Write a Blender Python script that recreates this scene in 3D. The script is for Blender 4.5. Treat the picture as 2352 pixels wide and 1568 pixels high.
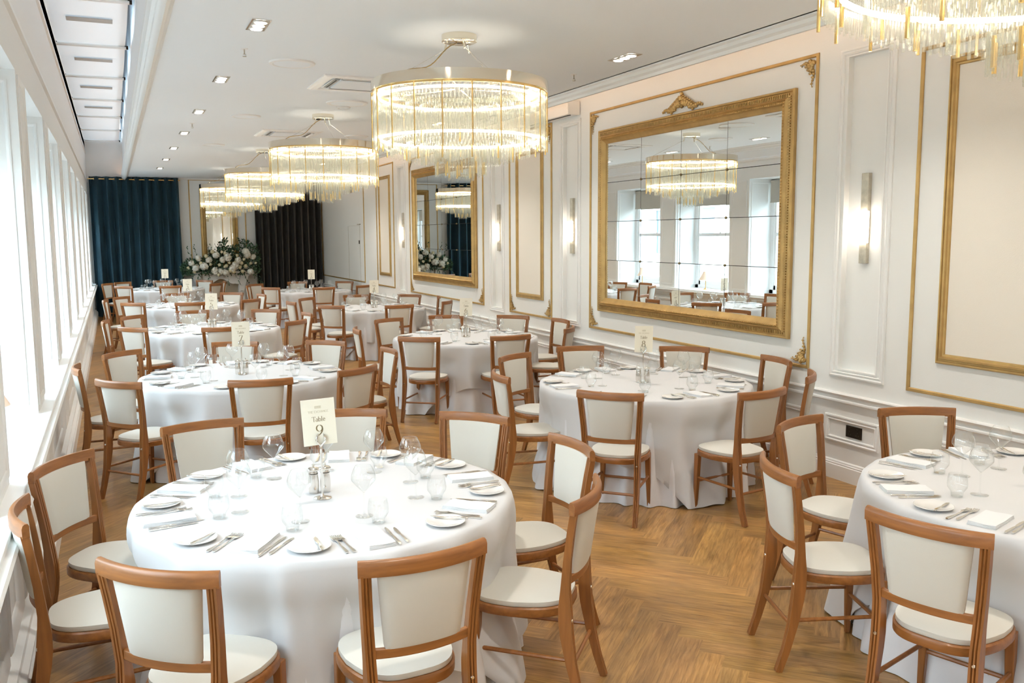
import bpy, bmesh, math, random
from mathutils import Vector, Matrix
PI = math.pi
for o in list(bpy.data.objects):
    bpy.data.objects.remove(o)
SC = bpy.context.scene
COL = SC.collection

# ------------------------------------------------------------------ camera
R = [[0.91277241, 0.05326029, -0.40498132],
     [-0.40843214, 0.10577459, -0.90663936],
     [-0.00545114, 0.99296278, 0.11830134]]
cam_d = bpy.data.cameras.new('camera')
cam_d.sensor_width = 36.0
cam_d.sensor_fit = 'HORIZONTAL'
cam_d.lens = 2040.0 / 2352.0 * 36.0
cam_d.clip_start = 0.05
cam_d.clip_end = 300
cam = bpy.data.objects.new('camera', cam_d)
M = Matrix(R).to_4x4()
M.translation = Vector((0, 0, 1.95))
cam.matrix_world = M
COL.objects.link(cam)
SC.camera = cam

# ------------------------------------------------------------------ world, exposure
SC.view_settings.view_transform = 'Standard'
SC.view_settings.look = 'None'
SC.view_settings.gamma = 1.0
SC.view_settings.use_curve_mapping = False
SC.view_settings.exposure = 0.80
w = bpy.data.worlds.new('sky')
SC.world = w
w.use_nodes = True
bg = w.node_tree.nodes['Background']
bg.inputs[0].default_value = (0.74, 0.88, 1.0, 1)
bg.inputs[1].default_value = 7.6
try:
    SC.cycles.use_denoising = True
    SC.cycles.denoiser = 'OPENIMAGEDENOISE'
    SC.cycles.max_bounces = 16
    SC.cycles.diffuse_bounces = 12
    SC.cycles.glossy_bounces = 4
    SC.cycles.transmission_bounces = 6
    SC.cycles.transparent_max_bounces = 40
    SC.cycles.sample_clamp_indirect = 8.0
    SC.cycles.caustics_reflective = False
    SC.cycles.caustics_refractive = False
except Exception:
    pass

# room numbers (metres)
XW = 5.21          # mirror wall
XL = -0.49         # window wall, room face of the piers
YF = 24.3          # far wall
YB = -7.6          # wall behind the camera
ZC = 3.443         # dropped ceiling
KC = 0.878         # size factor of the ceiling fittings
ZS = 0.83          # sill
PIER0, PSTEP, PW = 6.37, 2.37, 0.58

# ------------------------------------------------------------------ materials
def mat(name, col, rough=0.6, metal=0.0, spec=0.5, coat=0.0, sheen=None, bump=None, vary=None, emit=None):
    m = bpy.data.materials.new(name)
    m.use_nodes = True
    nt = m.node_tree
    b = nt.nodes['Principled BSDF']
    b.inputs['Base Color'].default_value = (*col, 1)
    b.inputs['Roughness'].default_value = rough
    b.inputs['Metallic'].default_value = metal
    b.inputs['Specular IOR Level'].default_value = spec
    b.inputs['Coat Weight'].default_value = coat
    b.inputs['Coat Roughness'].default_value = 0.2
    if sheen:
        b.inputs['Sheen Weight'].default_value = sheen[0]
        b.inputs['Sheen Tint'].default_value = (*sheen[1], 1)
        b.inputs['Sheen Roughness'].default_value = sheen[2]
    if emit:
        b.inputs['Emission Color'].default_value = (*emit[0], 1)
        b.inputs['Emission Strength'].default_value = emit[1]
    if bump or vary:
        tc = nt.nodes.new('ShaderNodeTexCoord')
    if vary:   # (scale vec, amount)
        mp = nt.nodes.new('ShaderNodeMapping'); mp.inputs['Scale'].default_value = vary[0]
        nz = nt.nodes.new('ShaderNodeTexNoise'); nz.inputs['Scale'].default_value = 1.0
        nz.inputs['Detail'].default_value = 6
        rp = nt.nodes.new('ShaderNodeValToRGB')
        k = vary[1]
        rp.color_ramp.elements[0].position = 0.3
        rp.color_ramp.elements[1].position = 0.7
        rp.color_ramp.elements[0].color = (*[c * (1 - k) for c in col], 1)
        rp.color_ramp.elements[1].color = (*[min(1, c * (1 + k)) for c in col], 1)
        nt.links.new(tc.outputs['Object'], mp.inputs[0]); nt.links.new(mp.outputs[0], nz.inputs['Vector'])
        nt.links.new(nz.outputs[0], rp.inputs[0]); nt.links.new(rp.outputs[0], b.inputs['Base Color'])
    if bump:   # (scale, strength)
        n2 = nt.nodes.new('ShaderNodeTexNoise'); n2.inputs['Scale'].default_value = bump[0]
        bp = nt.nodes.new('ShaderNodeBump'); bp.inputs['Strength'].default_value = bump[1]
        bp.inputs['Distance'].default_value = 0.01
        nt.links.new(tc.outputs['Object'], n2.inputs['Vector'])
        nt.links.new(n2.outputs[0], bp.inputs['Height']); nt.links.new(bp.outputs[0], b.inputs['Normal'])
    return m

def glass_mat(name, tint=(0.97, 0.98, 0.98), edge=(0.62, 0.66, 0.66), ior=1.45, milky=0.0, refl=1.0):
    m = bpy.data.materials.new(name); m.use_nodes = True
    nt = m.node_tree; nt.nodes.clear()
    out = nt.nodes.new('ShaderNodeOutputMaterial')
    tr = nt.nodes.new('ShaderNodeBsdfTransparent'); gl = nt.nodes.new('ShaderNodeBsdfGlossy')
    gl.inputs['Roughness'].default_value = 0.02
    gl.inputs['Color'].default_value = (refl, refl, refl, 1)
    lw = nt.nodes.new('ShaderNodeLayerWeight'); lw.inputs['Blend'].default_value = 0.25
    pw = nt.nodes.new('ShaderNodeMath'); pw.operation = 'POWER'; pw.inputs[1].default_value = 5.0
    lw0 = nt.nodes.new('ShaderNodeLayerWeight'); lw0.inputs['Blend'].default_value = 0.5
    fr = nt.nodes.new('ShaderNodeMath'); fr.operation = 'MULTIPLY_ADD'; fr.inputs[1].default_value = 0.75; fr.inputs[2].default_value = 0.045
    nt.links.new(lw0.outputs['Facing'], pw.inputs[0]); nt.links.new(pw.outputs[0], fr.inputs[0])
    mx = nt.nodes.new('ShaderNodeMix'); mx.data_type = 'RGBA'
    mx.inputs[6].default_value = (*tint, 1); mx.inputs[7].default_value = (*edge, 1)
    nt.links.new(lw.outputs['Facing'], mx.inputs[0]); nt.links.new(mx.outputs[2], tr.inputs[0])
    ms = nt.nodes.new('ShaderNodeMixShader')
    nt.links.new(fr.outputs[0], ms.inputs[0]); nt.links.new(tr.outputs[0], ms.inputs[1]); nt.links.new(gl.outputs[0], ms.inputs[2])
    last = ms
    if milky:
        tl = nt.nodes.new('ShaderNodeBsdfTranslucent'); df = nt.nodes.new('ShaderNodeBsdfDiffuse')
        tl.inputs[0].default_value = (1, 0.97, 0.9, 1); df.inputs[0].default_value = (1, 0.97, 0.9, 1)
        a = nt.nodes.new('ShaderNodeMixShader'); a.inputs[0].default_value = 0.4
        nt.links.new(tl.outputs[0], a.inputs[1]); nt.links.new(df.outputs[0], a.inputs[2])
        b2 = nt.nodes.new('ShaderNodeMixShader'); b2.inputs[0].default_value = milky
        nt.links.new(ms.outputs[0], b2.inputs[1]); nt.links.new(a.outputs[0], b2.inputs[2])
        last = b2
    nt.links.new(last.outputs[0], out.inputs[0])
    return m

def emit_mat(name, col, s):
    m = bpy.data.materials.new(name); m.use_nodes = True
    nt = m.node_tree; nt.nodes.clear()
    out = nt.nodes.new('ShaderNodeOutputMaterial'); e = nt.nodes.new('ShaderNodeEmission')
    e.inputs[0].default_value = (*col, 1); e.inputs[1].default_value = s
    nt.links.new(e.outputs[0], out.inputs[0])
    return m

WALL = mat('wall_paint', (0.80, 0.81, 0.80), 0.65, bump=(140, 0.05))
PANEL = mat('linen_panel', (0.80, 0.755, 0.68), 0.8, bump=(300, 0.15))
TRIM = mat('trim_paint', (0.82, 0.83, 0.825), 0.4)
CEIL = mat('ceiling_paint', (0.83, 0.86, 0.88), 0.8)
GOLD = mat('gilt', (0.54, 0.36, 0.14), 0.42, 0.6, vary=((9, 9, 9), 0.12))
GOLDP = mat('polished_brass', (0.95, 0.68, 0.30), 0.18, 1.0)
STEEL = mat('polished_steel', (0.80, 0.78, 0.74), 0.14, 1.0)
NICKEL = mat('polished_nickel', (0.86, 0.80, 0.68), 0.10, 1.0)
SILVERLEAF = mat('silver_leaf', (0.50, 0.46, 0.38), 0.45, 0.7, vary=((20, 20, 20), 0.2))
MIRROR = mat('mirror_glass', (0.86, 0.89, 0.88), 0.0, 1.0)
DARK = mat('dark_gap', (0.05, 0.045, 0.035), 0.6)
WOODZ = mat('beech_upright_grain', (0.260, 0.098, 0.024), 0.42, coat=0.2, vary=((45, 45, 3.5), 0.22))
WOODX = mat('beech_cross_grain', (0.275, 0.104, 0.026), 0.40, coat=0.2, vary=((3.5, 45, 60), 0.22))
CREAM = mat('cream_upholstery', (0.60, 0.58, 0.52), 0.9, bump=(900, 0.15), sheen=(0.2, (1, 1, 1), 0.5))
CLOTH = mat('white_linen', (0.60, 0.60, 0.605), 0.8, bump=(500, 0.06), sheen=(0.1, (1, 1, 1), 0.5))
CLOTH2 = mat('white_linen_under', (0.70, 0.705, 0.73), 0.85, bump=(500, 0.06))
NAPKIN = mat('napkin_linen', (0.70, 0.71, 0.72), 0.85, bump=(600, 0.08))
CHINA = mat('bone_china', (0.70, 0.695, 0.68), 0.12, coat=0.5)
CARD = mat('card_stock', (0.85, 0.81, 0.68), 0.7)
INK = mat('bronze_ink', (0.26, 0.20, 0.10), 0.5, 0.2)
INKP = mat('pale_ink', (0.50, 0.44, 0.30), 0.6)
GLASS = glass_mat('clear_glass', (0.99, 0.993, 0.993), (0.93, 0.945, 0.945))
PANE = glass_mat('window_glass', (0.98, 1, 1), (0.9, 0.95, 0.95))
ROD = glass_mat('ribbed_glass_rod', (0.97, 0.975, 0.96), (0.82, 0.83, 0.78), 1.5, milky=0.09)
LED = emit_mat('warm_led', (1.0, 0.90, 0.76), 13.0)
SCONCE = emit_mat('sconce_glow', (1.0, 0.86, 0.70), 9.0)
SPOT = emit_mat('spot_lamp', (1.0, 0.82, 0.68), 14.0)
COVE = emit_mat('cove_led', (1.0, 0.55, 0.30), 5.0)
SKYLT = mat('skylight_fabric', (0.82, 0.84, 0.85), 0.8)
def _trans(m, k):
    nt = m.node_tree; b = nt.nodes['Principled BSDF']; out = nt.nodes['Material Output']
    tl = nt.nodes.new('ShaderNodeBsdfTranslucent'); tl.inputs[0].default_value = (.9, .92, .93, 1)
    ms = nt.nodes.new('ShaderNodeMixShader'); ms.inputs[0].default_value = k
    nt.links.new(b.outputs[0], ms.inputs[1]); nt.links.new(tl.outputs[0], ms.inputs[2]); nt.links.new(ms.outputs[0], out.inputs[0])
_trans(SKYLT, 0.032)
VELVET = mat('navy_velvet', (0.022, 0.052, 0.072), 0.7, spec=0.2, sheen=(1.0, (0.35, 0.75, 1.0), 0.30), vary=((5, 5, 2), 0.25))
BLACKV = mat('charcoal_velvet', (0.020, 0.021, 0.022), 0.8, spec=0.2, sheen=(0.55, (0.75, 0.75, 0.72), 0.4), vary=((18, 18, 6), 0.4))
MARBLE = mat('white_marble', (0.80, 0.79, 0.76), 0.35, vary=((3, 3, 3), 0.05))
STONE = mat('beige_hearth', (0.42, 0.36, 0.27), 0.6)
LEAF = mat('green_leaf', (0.06, 0.125, 0.07), 0.5, vary=((12, 12, 12), 0.6))
PETAL = mat('white_petal', (0.86, 0.84, 0.76), 0.6)
PETAL2 = mat('cream_petal', (0.82, 0.76, 0.54), 0.6)
SHADE = mat('lamp_shade', (0.86, 0.72, 0.60), 0.8, emit=((1, 0.72, 0.5), 0.10))
BLIND = mat('roller_blind_fabric', (0.52, 0.50, 0.45), 0.8)
FROST = mat('white_window_frame', (0.84, 0.85, 0.86), 0.45)
BLACK = mat('dark_bronze_plate', (0.03, 0.022, 0.015), 0.4, 0.4)
WHITEP = mat('white_plastic', (0.82, 0.81, 0.79), 0.4)
GREY = mat('grey_grille', (0.45, 0.45, 0.44), 0.6)
FACADE = mat('stone_facade', (0.62, 0.57, 0.49), 0.9, vary=((0.6, 0.6, 0.6), 0.08))
FWIN = mat('facade_window', (0.10, 0.13, 0.15), 0.1)
TREE = mat('tree_leaf', (0.09, 0.16, 0.07), 0.7, vary=((3, 3, 3), 0.5))
BARK = mat('bark', (0.10, 0.07, 0.05), 0.9)
ASPHALT = mat('street', (0.30, 0.30, 0.30), 0.9)

# floor material reads per-plank tint and uv
def floor_mat():
    m = bpy.data.materials.new('herringbone_oak'); m.use_nodes = True
    nt = m.node_tree; b = nt.nodes['Principled BSDF']
    uv = nt.nodes.new('ShaderNodeUVMap'); uv.uv_map = 'UVMap'
    mp = nt.nodes.new('ShaderNodeMapping'); mp.inputs['Scale'].default_value = (5.0, 70.0, 1)
    nz = nt.nodes.new('ShaderNodeTexNoise'); nz.inputs['Scale'].default_value = 1.0; nz.inputs['Detail'].default_value = 10
    nz.inputs['Roughness'].default_value = 0.65; nz.inputs['Distortion'].default_value = 0.6
    rp = nt.nodes.new('ShaderNodeValToRGB')
    e = rp.color_ramp.elements
    e[0].position = 0.28; e[0].color = (0.19, 0.095, 0.028, 1)
    e[1].position = 0.72; e[1].color = (0.52, 0.30, 0.11, 1)
    x = rp.color_ramp.elements.new(0.48); x.color = (0.35, 0.19, 0.06, 1)
    mp2 = nt.nodes.new('ShaderNodeMapping'); mp2.inputs['Scale'].default_value = (2.2, 9.0, 1)
    n2 = nt.nodes.new('ShaderNodeTexNoise'); n2.inputs['Scale'].default_value = 1.0; n2.inputs['Detail'].default_value = 4
    at = nt.nodes.new('ShaderNodeAttribute'); at.attribute_name = 'tint'
    mul = nt.nodes.new('ShaderNodeMix'); mul.data_type = 'RGBA'; mul.blend_type = 'MULTIPLY'; mul.inputs[0].default_value = 1
    r2 = nt.nodes.new('ShaderNodeValToRGB')
    r2.color_ramp.elements[0].position = 0.3; r2.color_ramp.elements[0].color = (0.74, 0.74, 0.76, 1)
    r2.color_ramp.elements[1].position = 0.7; r2.color_ramp.elements[1].color = (1.15, 1.12, 1.05, 1)
    mul2 = nt.nodes.new('ShaderNodeMix'); mul2.data_type = 'RGBA'; mul2.blend_type = 'MULTIPLY'; mul2.inputs[0].default_value = 1
    L = nt.links.new
    L(uv.outputs[0], mp.inputs[0]); L(mp.outputs[0], nz.inputs['Vector']); L(nz.outputs[0], rp.inputs[0])
    L(uv.outputs[0], mp2.inputs[0]); L(mp2.outputs[0], n2.inputs['Vector']); L(n2.outputs[0], r2.inputs[0])
    L(rp.outputs[0], mul.inputs[6]); L(at.outputs['Color'], mul.inputs[7])
    L(mul.outputs[2], mul2.inputs[6]); L(r2.outputs[0], mul2.inputs[7])
    L(mul2.outputs[2], b.inputs['Base Color'])
    b.inputs['Roughness'].default_value = 0.34
    bp = nt.nodes.new('ShaderNodeBump'); bp.inputs['Strength'].default_value = 0.08; bp.inputs['Distance'].default_value = 0.004
    L(nz.outputs[0], bp.inputs['Height']); L(bp.outputs[0], b.inputs['Normal'])
    return m
FLOOR = floor_mat()

# ------------------------------------------------------------------ mesh helpers
class MB:
    def __init__(s):
        s.v = []; s.f = []
    def add(s, vs, fs):
        n = len(s.v); s.v += [tuple(p) for p in vs]; s.f += [tuple(i + n for i in f) for f in fs]
        return s
    def box(s, x0, x1, y0, y1, z0, z1):
        v = [(x, y, z) for z in (z0, z1) for y in (y0, y1) for x in (x0, x1)]
        return s.add(v, [(0, 2, 3, 1), (4, 5, 7, 6), (0, 1, 5, 4), (2, 6, 7, 3), (0, 4, 6, 2), (1, 3, 7, 5)])
    def obox(s, c, ax, ay, az):   # oriented box: centre, half axis vectors
        c, ax, ay, az = map(Vector, (c, ax, ay, az))
        v = [c + ax * i + ay * j + az * k for k in (-1, 1) for j in (-1, 1) for i in (-1, 1)]
        return s.add(v, [(0, 2, 3, 1), (4, 5, 7, 6), (0, 1, 5, 4), (2, 6, 7, 3), (0, 4, 6, 2), (1, 3, 7, 5)])
    def lathe(s, prof, n=16, c=(0, 0, 0), sx=1, sy=1):
        vs = []; fs = []
        m = len(prof)
        for i in range(n):
            a = 2 * PI * i / n
            for r, z in prof:
                vs.append((c[0] + r * math.cos(a) * sx, c[1] + r * math.sin(a) * sy, c[2] + z))
        for i in range(n):
            j = (i + 1) % n
            for k in range(m - 1):
                fs.append((i * m + k, j * m + k, j * m + k + 1, i * m + k + 1))
        s.add(vs, fs)
        for e in (0, m - 1):
            if prof[e][0] > 1e-5 and prof[0] != prof[-1]:
                ring = [len(s.v) - n * m + i * m + e for i in range(n)]
                s.f.append(tuple(ring[::-1] if e == 0 else ring))
        return s
    def sweep(s, path, prof, ups=None, closed=False, cap=True, scale=None):
        """path: points; prof: (a,b) pairs; a along side vector, b along up"""
        P = [Vector(p) for p in path]; n = len(P); m = len(prof); vs = []
        up0 = Vector(ups) if ups is not None else None
        for i, p in enumerate(P):
            if closed: t = (P[(i + 1) % n] - P[i - 1])
            else: t = P[min(i + 1, n - 1)] - P[max(i - 1, 0)]
            t = t.normalized()
            up = up0 if up0 is not None else (Vector((0, 0, 1)) if abs(t.z) < 0.9 else Vector((0, 1, 0)))
            side = t.cross(up)
            side = side.normalized() if side.length > 1e-6 else Vector((1, 0, 0))
            u = side.cross(t).normalized()
            k = scale[i] if scale else 1.0
            kk = k if isinstance(k, tuple) else (k, k)
            for a, b in prof:
                vs.append(p + side * a * kk[0] + u * b * kk[1])
        fs = []
        for i in range(n if closed else n - 1):
            j = (i + 1) % n
            for q in range(m):
                r = (q + 1) % m
                fs.append((i * m + q, j * m + q, j * m + r, i * m + r))
        if cap and not closed:
            fs.append(tuple(range(m))); fs.append(tuple((n - 1) * m + q for q in range(m))[::-1])
        return s.add(vs, fs)
    def tube(s, path, r, n=8, scale=None, closed=False):
        return s.sweep(path, [(r * math.cos(2 * PI * i / n), r * math.sin(2 * PI * i / n)) for i in range(n)], scale=scale, closed=closed)
    def frame(s, P, a0, a1, b0, b1, prof):
        """mitred frame: P(a,b,h) maps to 3D, prof = [(inset, height)...] from outer foot to inner foot"""
        m = len(prof); vs = []
        for ca, cb, da, db in ((a0, b0, 1, 1), (a1, b0, -1, 1), (a1, b1, -1, -1), (a0, b1, 1, -1)):
            for u, h in prof: vs.append(P(ca + da * u, cb + db * u, h))
        fs = []
        for i in range(4):
            j = (i + 1) % 4
            for q in range(m - 1): fs.append((i * m + q, j * m + q, j * m + q + 1, i * m + q + 1))
        return s.add(vs, fs)
    def ico(s, c, r, sub=1, sc=(1, 1, 1), rot=None):
        bm = bmesh.new(); bmesh.ops.create_icosphere(bm, subdivisions=sub, radius=1)
        vs = []
        for v in bm.verts:
            q = Vector((v.co.x * r * sc[0], v.co.y * r * sc[1], v.co.z * r * sc[2]))
            if rot: q = rot @ q
            vs.append(q + Vector(c))
        fs = [tuple(v.index for v in f.verts) for f in bm.faces]
        bm.free()
        return s.add(vs, fs)
    def build(s, name, m, parent=None, smooth=35, bevel=0, sub=0, recalc=True):
        me = bpy.data.meshes.new(name)
        me.from_pydata(s.v, [], s.f)
        if recalc:
            bm = bmesh.new(); bm.from_mesh(me)
            bmesh.ops.recalc_face_normals(bm, faces=bm.faces); bm.to_mesh(me); bm.free()
        if smooth:
            for p in me.polygons: p.use_smooth = True
            me.set_sharp_from_angle(angle=math.radians(smooth))
        me.materials.append(m)
        o = bpy.data.objects.new(name, me)
        COL.objects.link(o)
        if parent: o.parent = parent
        if bevel:
            md = o.modifiers.new('b', 'BEVEL'); md.width = bevel; md.segments = 2; md.limit_method = 'ANGLE'
        if sub:
            md = o.modifiers.new('s', 'SUBSURF'); md.levels = sub; md.render_levels = sub
        return o

def empty(name, loc=(0, 0, 0), rz=0):
    o = bpy.data.objects.new(name, None); COL.objects.link(o)
    o.location = loc; o.rotation_euler = (0, 0, rz); o.empty_display_size = 0.1
    return o
def tag(o, label, cat, group=None, kind=None):
    o['label'] = label; o['category'] = cat
    if group: o['group'] = group
    if kind: o['kind'] = kind
    return o
def struct(o):
    o['kind'] = 'structure'; return o
def copy_tree(o, parent=None):
    c = o.copy(); COL.objects.link(c)
    if parent: c.parent = parent
    for ch in o.children: copy_tree(ch, c)
    return c
def place(proto, first, loc, rz=0, label=None, group=None, cat=None):
    o = proto if first else copy_tree(proto)
    o.location = loc; o.rotation_euler = (0, 0, rz)
    if label: o['label'] = label
    if group: o['group'] = group
    if cat: o['category'] = cat
    return o

# plane maps
RW = lambda y, z, h: (XW - h, y, z)        # right wall
FW = lambda x, z, h: (x, YF - h, z)        # far wall
LW = lambda y, z, h: (XL + h, y, z)
def arc(n, a0, a1): return [a0 + (a1 - a0) * i / (n - 1) for i in range(n)]

# ------------------------------------------------------------------ floor
def make_floor():
    wd, L = 0.122, 0.863
    s2 = math.sqrt(0.5)
    x0 = 0.68
    vs, fs, uvs, cols = [], [], [], []
    rnd = random.Random(4)
    def W(u, v): return (x0 + (u - v) * s2, (u + v) * s2)
    for j in range(-6, 8):
        for k in range(-100, 200):
            for t in (0, 1):
                bu, bv = k * wd + j * L, k * wd - j * L
                if t == 0: q = [(bu, bv), (bu + L, bv), (bu + L, bv + wd), (bu, bv + wd)]
                else: q = [(bu + L, bv + wd - L), (bu + L + wd, bv + wd - L), (bu + L + wd, bv + wd), (bu + L, bv + wd)]
                p = [W(*a) for a in q]
                cx = sum(a[0] for a in p) / 4; cy = sum(a[1] for a in p) / 4
                if not (-1.3 < cx < 5.9 and YB - 0.6 < cy < YF + 0.6): continue
                n = len(vs)
                vs += [(a[0], a[1], 0.0) for a in p]; fs.append((n, n + 1, n + 2, n + 3))
                ru, rv = rnd.uniform(0, 50), rnd.uniform(0, 50)
                if t == 0: uv = [(0, 0), (L, 0), (L, wd), (0, wd)]
                else: uv = [(0, 0), (0, wd), (L, wd), (L, 0)]
                uvs += [(a + ru, b + rv) for a, b in uv]
                c = rnd.uniform(0.80, 1.18); cols += [(c, c * rnd.uniform(0.97, 1.03), c * rnd.uniform(0.9, 1.05), 1)] * 4
    me = bpy.data.meshes.new('floor'); me.from_pydata(vs, [], fs)
    ul = me.uv_layers.new(name='UVMap')
    ul.data.foreach_set('uv', [c for p in uvs for c in p])
    ca = me.color_attributes.new('tint', 'FLOAT_COLOR', 'CORNER')
    ca.data.foreach_set('color', [c for p in cols for c in p])
    bm = bmesh.new(); bm.from_mesh(me)
    for co, no in (((XL + .02, 0, 0), (-1, 0, 0)), ((XW, 0, 0), (1, 0, 0)), ((0, YF, 0), (0, 1, 0)), ((0, YB, 0), (0, -1, 0))):
        g = bm.verts[:] + bm.edges[:] + bm.faces[:]
        bmesh.ops.bisect_plane(bm, geom=g, plane_co=co, plane_no=no, clear_outer=True)
    bm.to_mesh(me); bm.free()
    me.materials.append(FLOOR)
    o = bpy.data.objects.new('floor', me); COL.objects.link(o); struct(o)
make_floor()
struct(MB().box(XL - 1.2, XW + 0.3, YB - 0.3, YF + 0.3, -0.3, -0.004).build('floor_slab', WALL, smooth=0))

# ------------------------------------------------------------------ right (mirror) wall
BAYS = [(-0.9 + 0, 0), ]
RECESS = [(0.10, 0.46), (4.935, 5.315), (9.68, 10.05), (12.0, 12.36), (16.74, 17.12)]
def make_right_wall():
    ys = sorted({YB, YF + 0.3} | {a for r in RECESS for a in r})
    zs = [0, 0.89, 3.285, 4.4]
    b = MB()
    D = 0.045
    def rec(y0, y1, z0, z1): return any(abs(y0 - r[0]) < 1e-6 for r in RECESS) and z0 == 0.89
    for i in range(len(ys) - 1):
        for j in range(3):
            x = XW + (D if rec(ys[i], ys[i + 1], zs[j], zs[j + 1]) else 0)
            y0, y1, z0, z1 = ys[i], ys[i + 1], zs[j], zs[j + 1]
            b.add([(x, y0, z0), (x, y1, z0), (x, y1, z1), (x, y0, z1)], [(0, 3, 2, 1)])
            if x > XW:
                for (p, q) in (((y0, z0), (y1, z0)), ((y1, z0), (y1, z1)), ((y1, z1), (y0, z1)), ((y0, z1), (y0, z0))):
                    b.add([(XW, *p), (XW, *q), (x, *q), (x, *p)], [(0, 1, 2, 3)])
    b.box(XW + 0.06, XW + 0.3, YB, YF + 0.3, 0, 4.4)
    struct(b.build('wall_right', WALL, smooth=0, recalc=False))
make_right_wall()
MOULD = [(0, 0), (0, .012), (.006, .016), (.014, .016), (.02, .009), (.032, .009), (.036, .014), (.044, .010), (.046, 0)]
def small_mould(k=1.0): return [(a * k, b * k) for a, b in MOULD]
tr = MB()
for (y0, y1) in RECESS:
    yc = (y0 + y1) / 2
    tr.frame(RW, yc - 0.275, yc + 0.275, 0.826, 3.345, MOULD)
    tr.frame(RW, y0 - 0.012, y1 + 0.012, 0.878, 3.297, [(0, 0), (0, .008), (.012, .008), (.012, 0)])
struct(tr.build('trim_1', TRIM))
# dado rail, base board, dado panels
rail = [(0, .622), (.018, .622), (.030, .632), (.030, .645), (.016, .655), (.020, .672), (.034, .682), (.040, .694), (.034, .703), (0, .705)]
struct(MB().sweep([(XW, YB, 0), (XW, YF, 0)], [(-a, b) for a, b in rail], ups=(0, 0, 1)).build('trim_2', TRIM))
base = [(0, 0), (.022, 0), (.022, .115), (.016, .120), (.018, .130), (.012, .138), (.012, .146), (.004, .155), (0, .155)]
struct(MB().sweep([(XW, YB, 0), (XW, YF, 0)], [(-a, b) for a, b in base], ups=(0, 0, 1)).build('baseboard_right', TRIM))
db = MB()
segs = [(0.6, 4.62), (4.872, 5.426), (5.64, 9.36), (9.6, 10.14), (10.37, 11.73), (11.9, 12.46), (12.65, 16.4), (16.66, 17.2), (17.45, 18.77), (19.0, 19.65), (19.85, 23.4)]
for a, b_ in segs: db.frame(RW, a, b_, 0.30, 0.515, MOULD)
struct(db.build('trim_3', TRIM))

# gilt line frames (each panel: outer line, sometimes inner thick frame, ornaments)
LINE = [(0, 0), (0, .010), (.006, .016), (.022, .016), (.028, .010), (.028, 0)]
LINE2 = [(0, 0), (0, .012), (.008, .022), (.018, .022), (.022, .014), (.032, .014), (.036, .026), (.050, .028), (.056, .016), (.066, .014), (.070, .006), (.070, 0)]
def ornament_corner(P, a, b, sa, sb, parent, k=1.0, name='corner_ornament'):
    m = MB(); rnd = random.Random(int(a * 100 + b * 10))
    def blob(u, v, r, st=1.0): m.ico(P(a + sa * u * k, b + sb * v * k, .010), r * k, 1, (1, 1, 1))
    # two tapering leafy arms
    for arm in (0, 1):
        L = .20 if arm else .15
        pts = []
        for i in range(9):
            t = i / 8
            u = L * t; v = 0.028 * math.sin(t * 7 + arm) * (1 - t) + .012
            pu, pv = (v, u) if arm else (u, v)
            pts.append(P(a + sa * pu * k, b + sb * pv * k, .010 + .006 * math.sin(t * 9)))
            blob(pu, pv, .017 * (1 - t) + .006)
            if i % 2: blob(pu + .010 * (1 if arm else 0) + .004, pv + .012 * (0 if arm else 1), .011 * (1 - t) + .005)
        m.tube(pts, .008 * k, 6, scale=[1.3 - 0.9 * i / 8 for i in range(9)])
    for (u, v, r) in ((.02, .02, .026), (.05, .035, .018), (.035, .06, .018), (.055, .055, .014), (.08, .03, .012), (.03, .09, .012)):
        blob(u, v, r)
        c = []
        for i in range(9):
            t = i / 8 * 1.6 * PI; rr = r * (1.2 - .5 * i / 8)
            c.append(P(a + sa * (u + rr * math.cos(t)) * k, b + sb * (v + rr * math.sin(t)) * k, .018))
        m.tube(c, .0045 * k, 5)
    return m.build(name, GOLD, parent)
def crown(P, a, b, parent, W=.66):
    m = MB(); rnd = random.Random(9)
    for s in (-1, 1):
        pts = []
        for i in range(12):
            t = i / 11
            u = s * t * W / 2; v = .05 * (1 - t) ** 1.2 + .018 * math.sin(t * 9)
            pts.append(P(a + u, b + v, .016 + .006 * math.cos(t * 11)))
            m.ico(P(a + u, b + v, .012), .024 * (1 - t) + .012, 1)
            m.ico(P(a + u, b + v - .02 + .01 * (i % 2), .012), .018 * (1 - t) + .008, 1)
        m.tube(pts, .012, 6, scale=[1.4 - i / 13 for i in range(12)])
        for q in range(6):
            u = s * (.03 + q * .035); v = .10 - q * .018
            c = []
            for i in range(10):
                th = i / 9 * 1.7 * PI; rr = .026 * (1.2 - .6 * i / 9)
                c.append(P(a + u + s * rr * math.cos(th), b + v + rr * math.sin(th), .022))
            m.tube(c, .007, 5)
            m.ico(P(a + u, b + v, .014), .022, 1)
    m.ico(P(a, b + .10, .02), .035, 1); m.ico(P(a, b + .145, .016), .022, 1)
    return m.build('crest_ornament', GOLD, parent)

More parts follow.
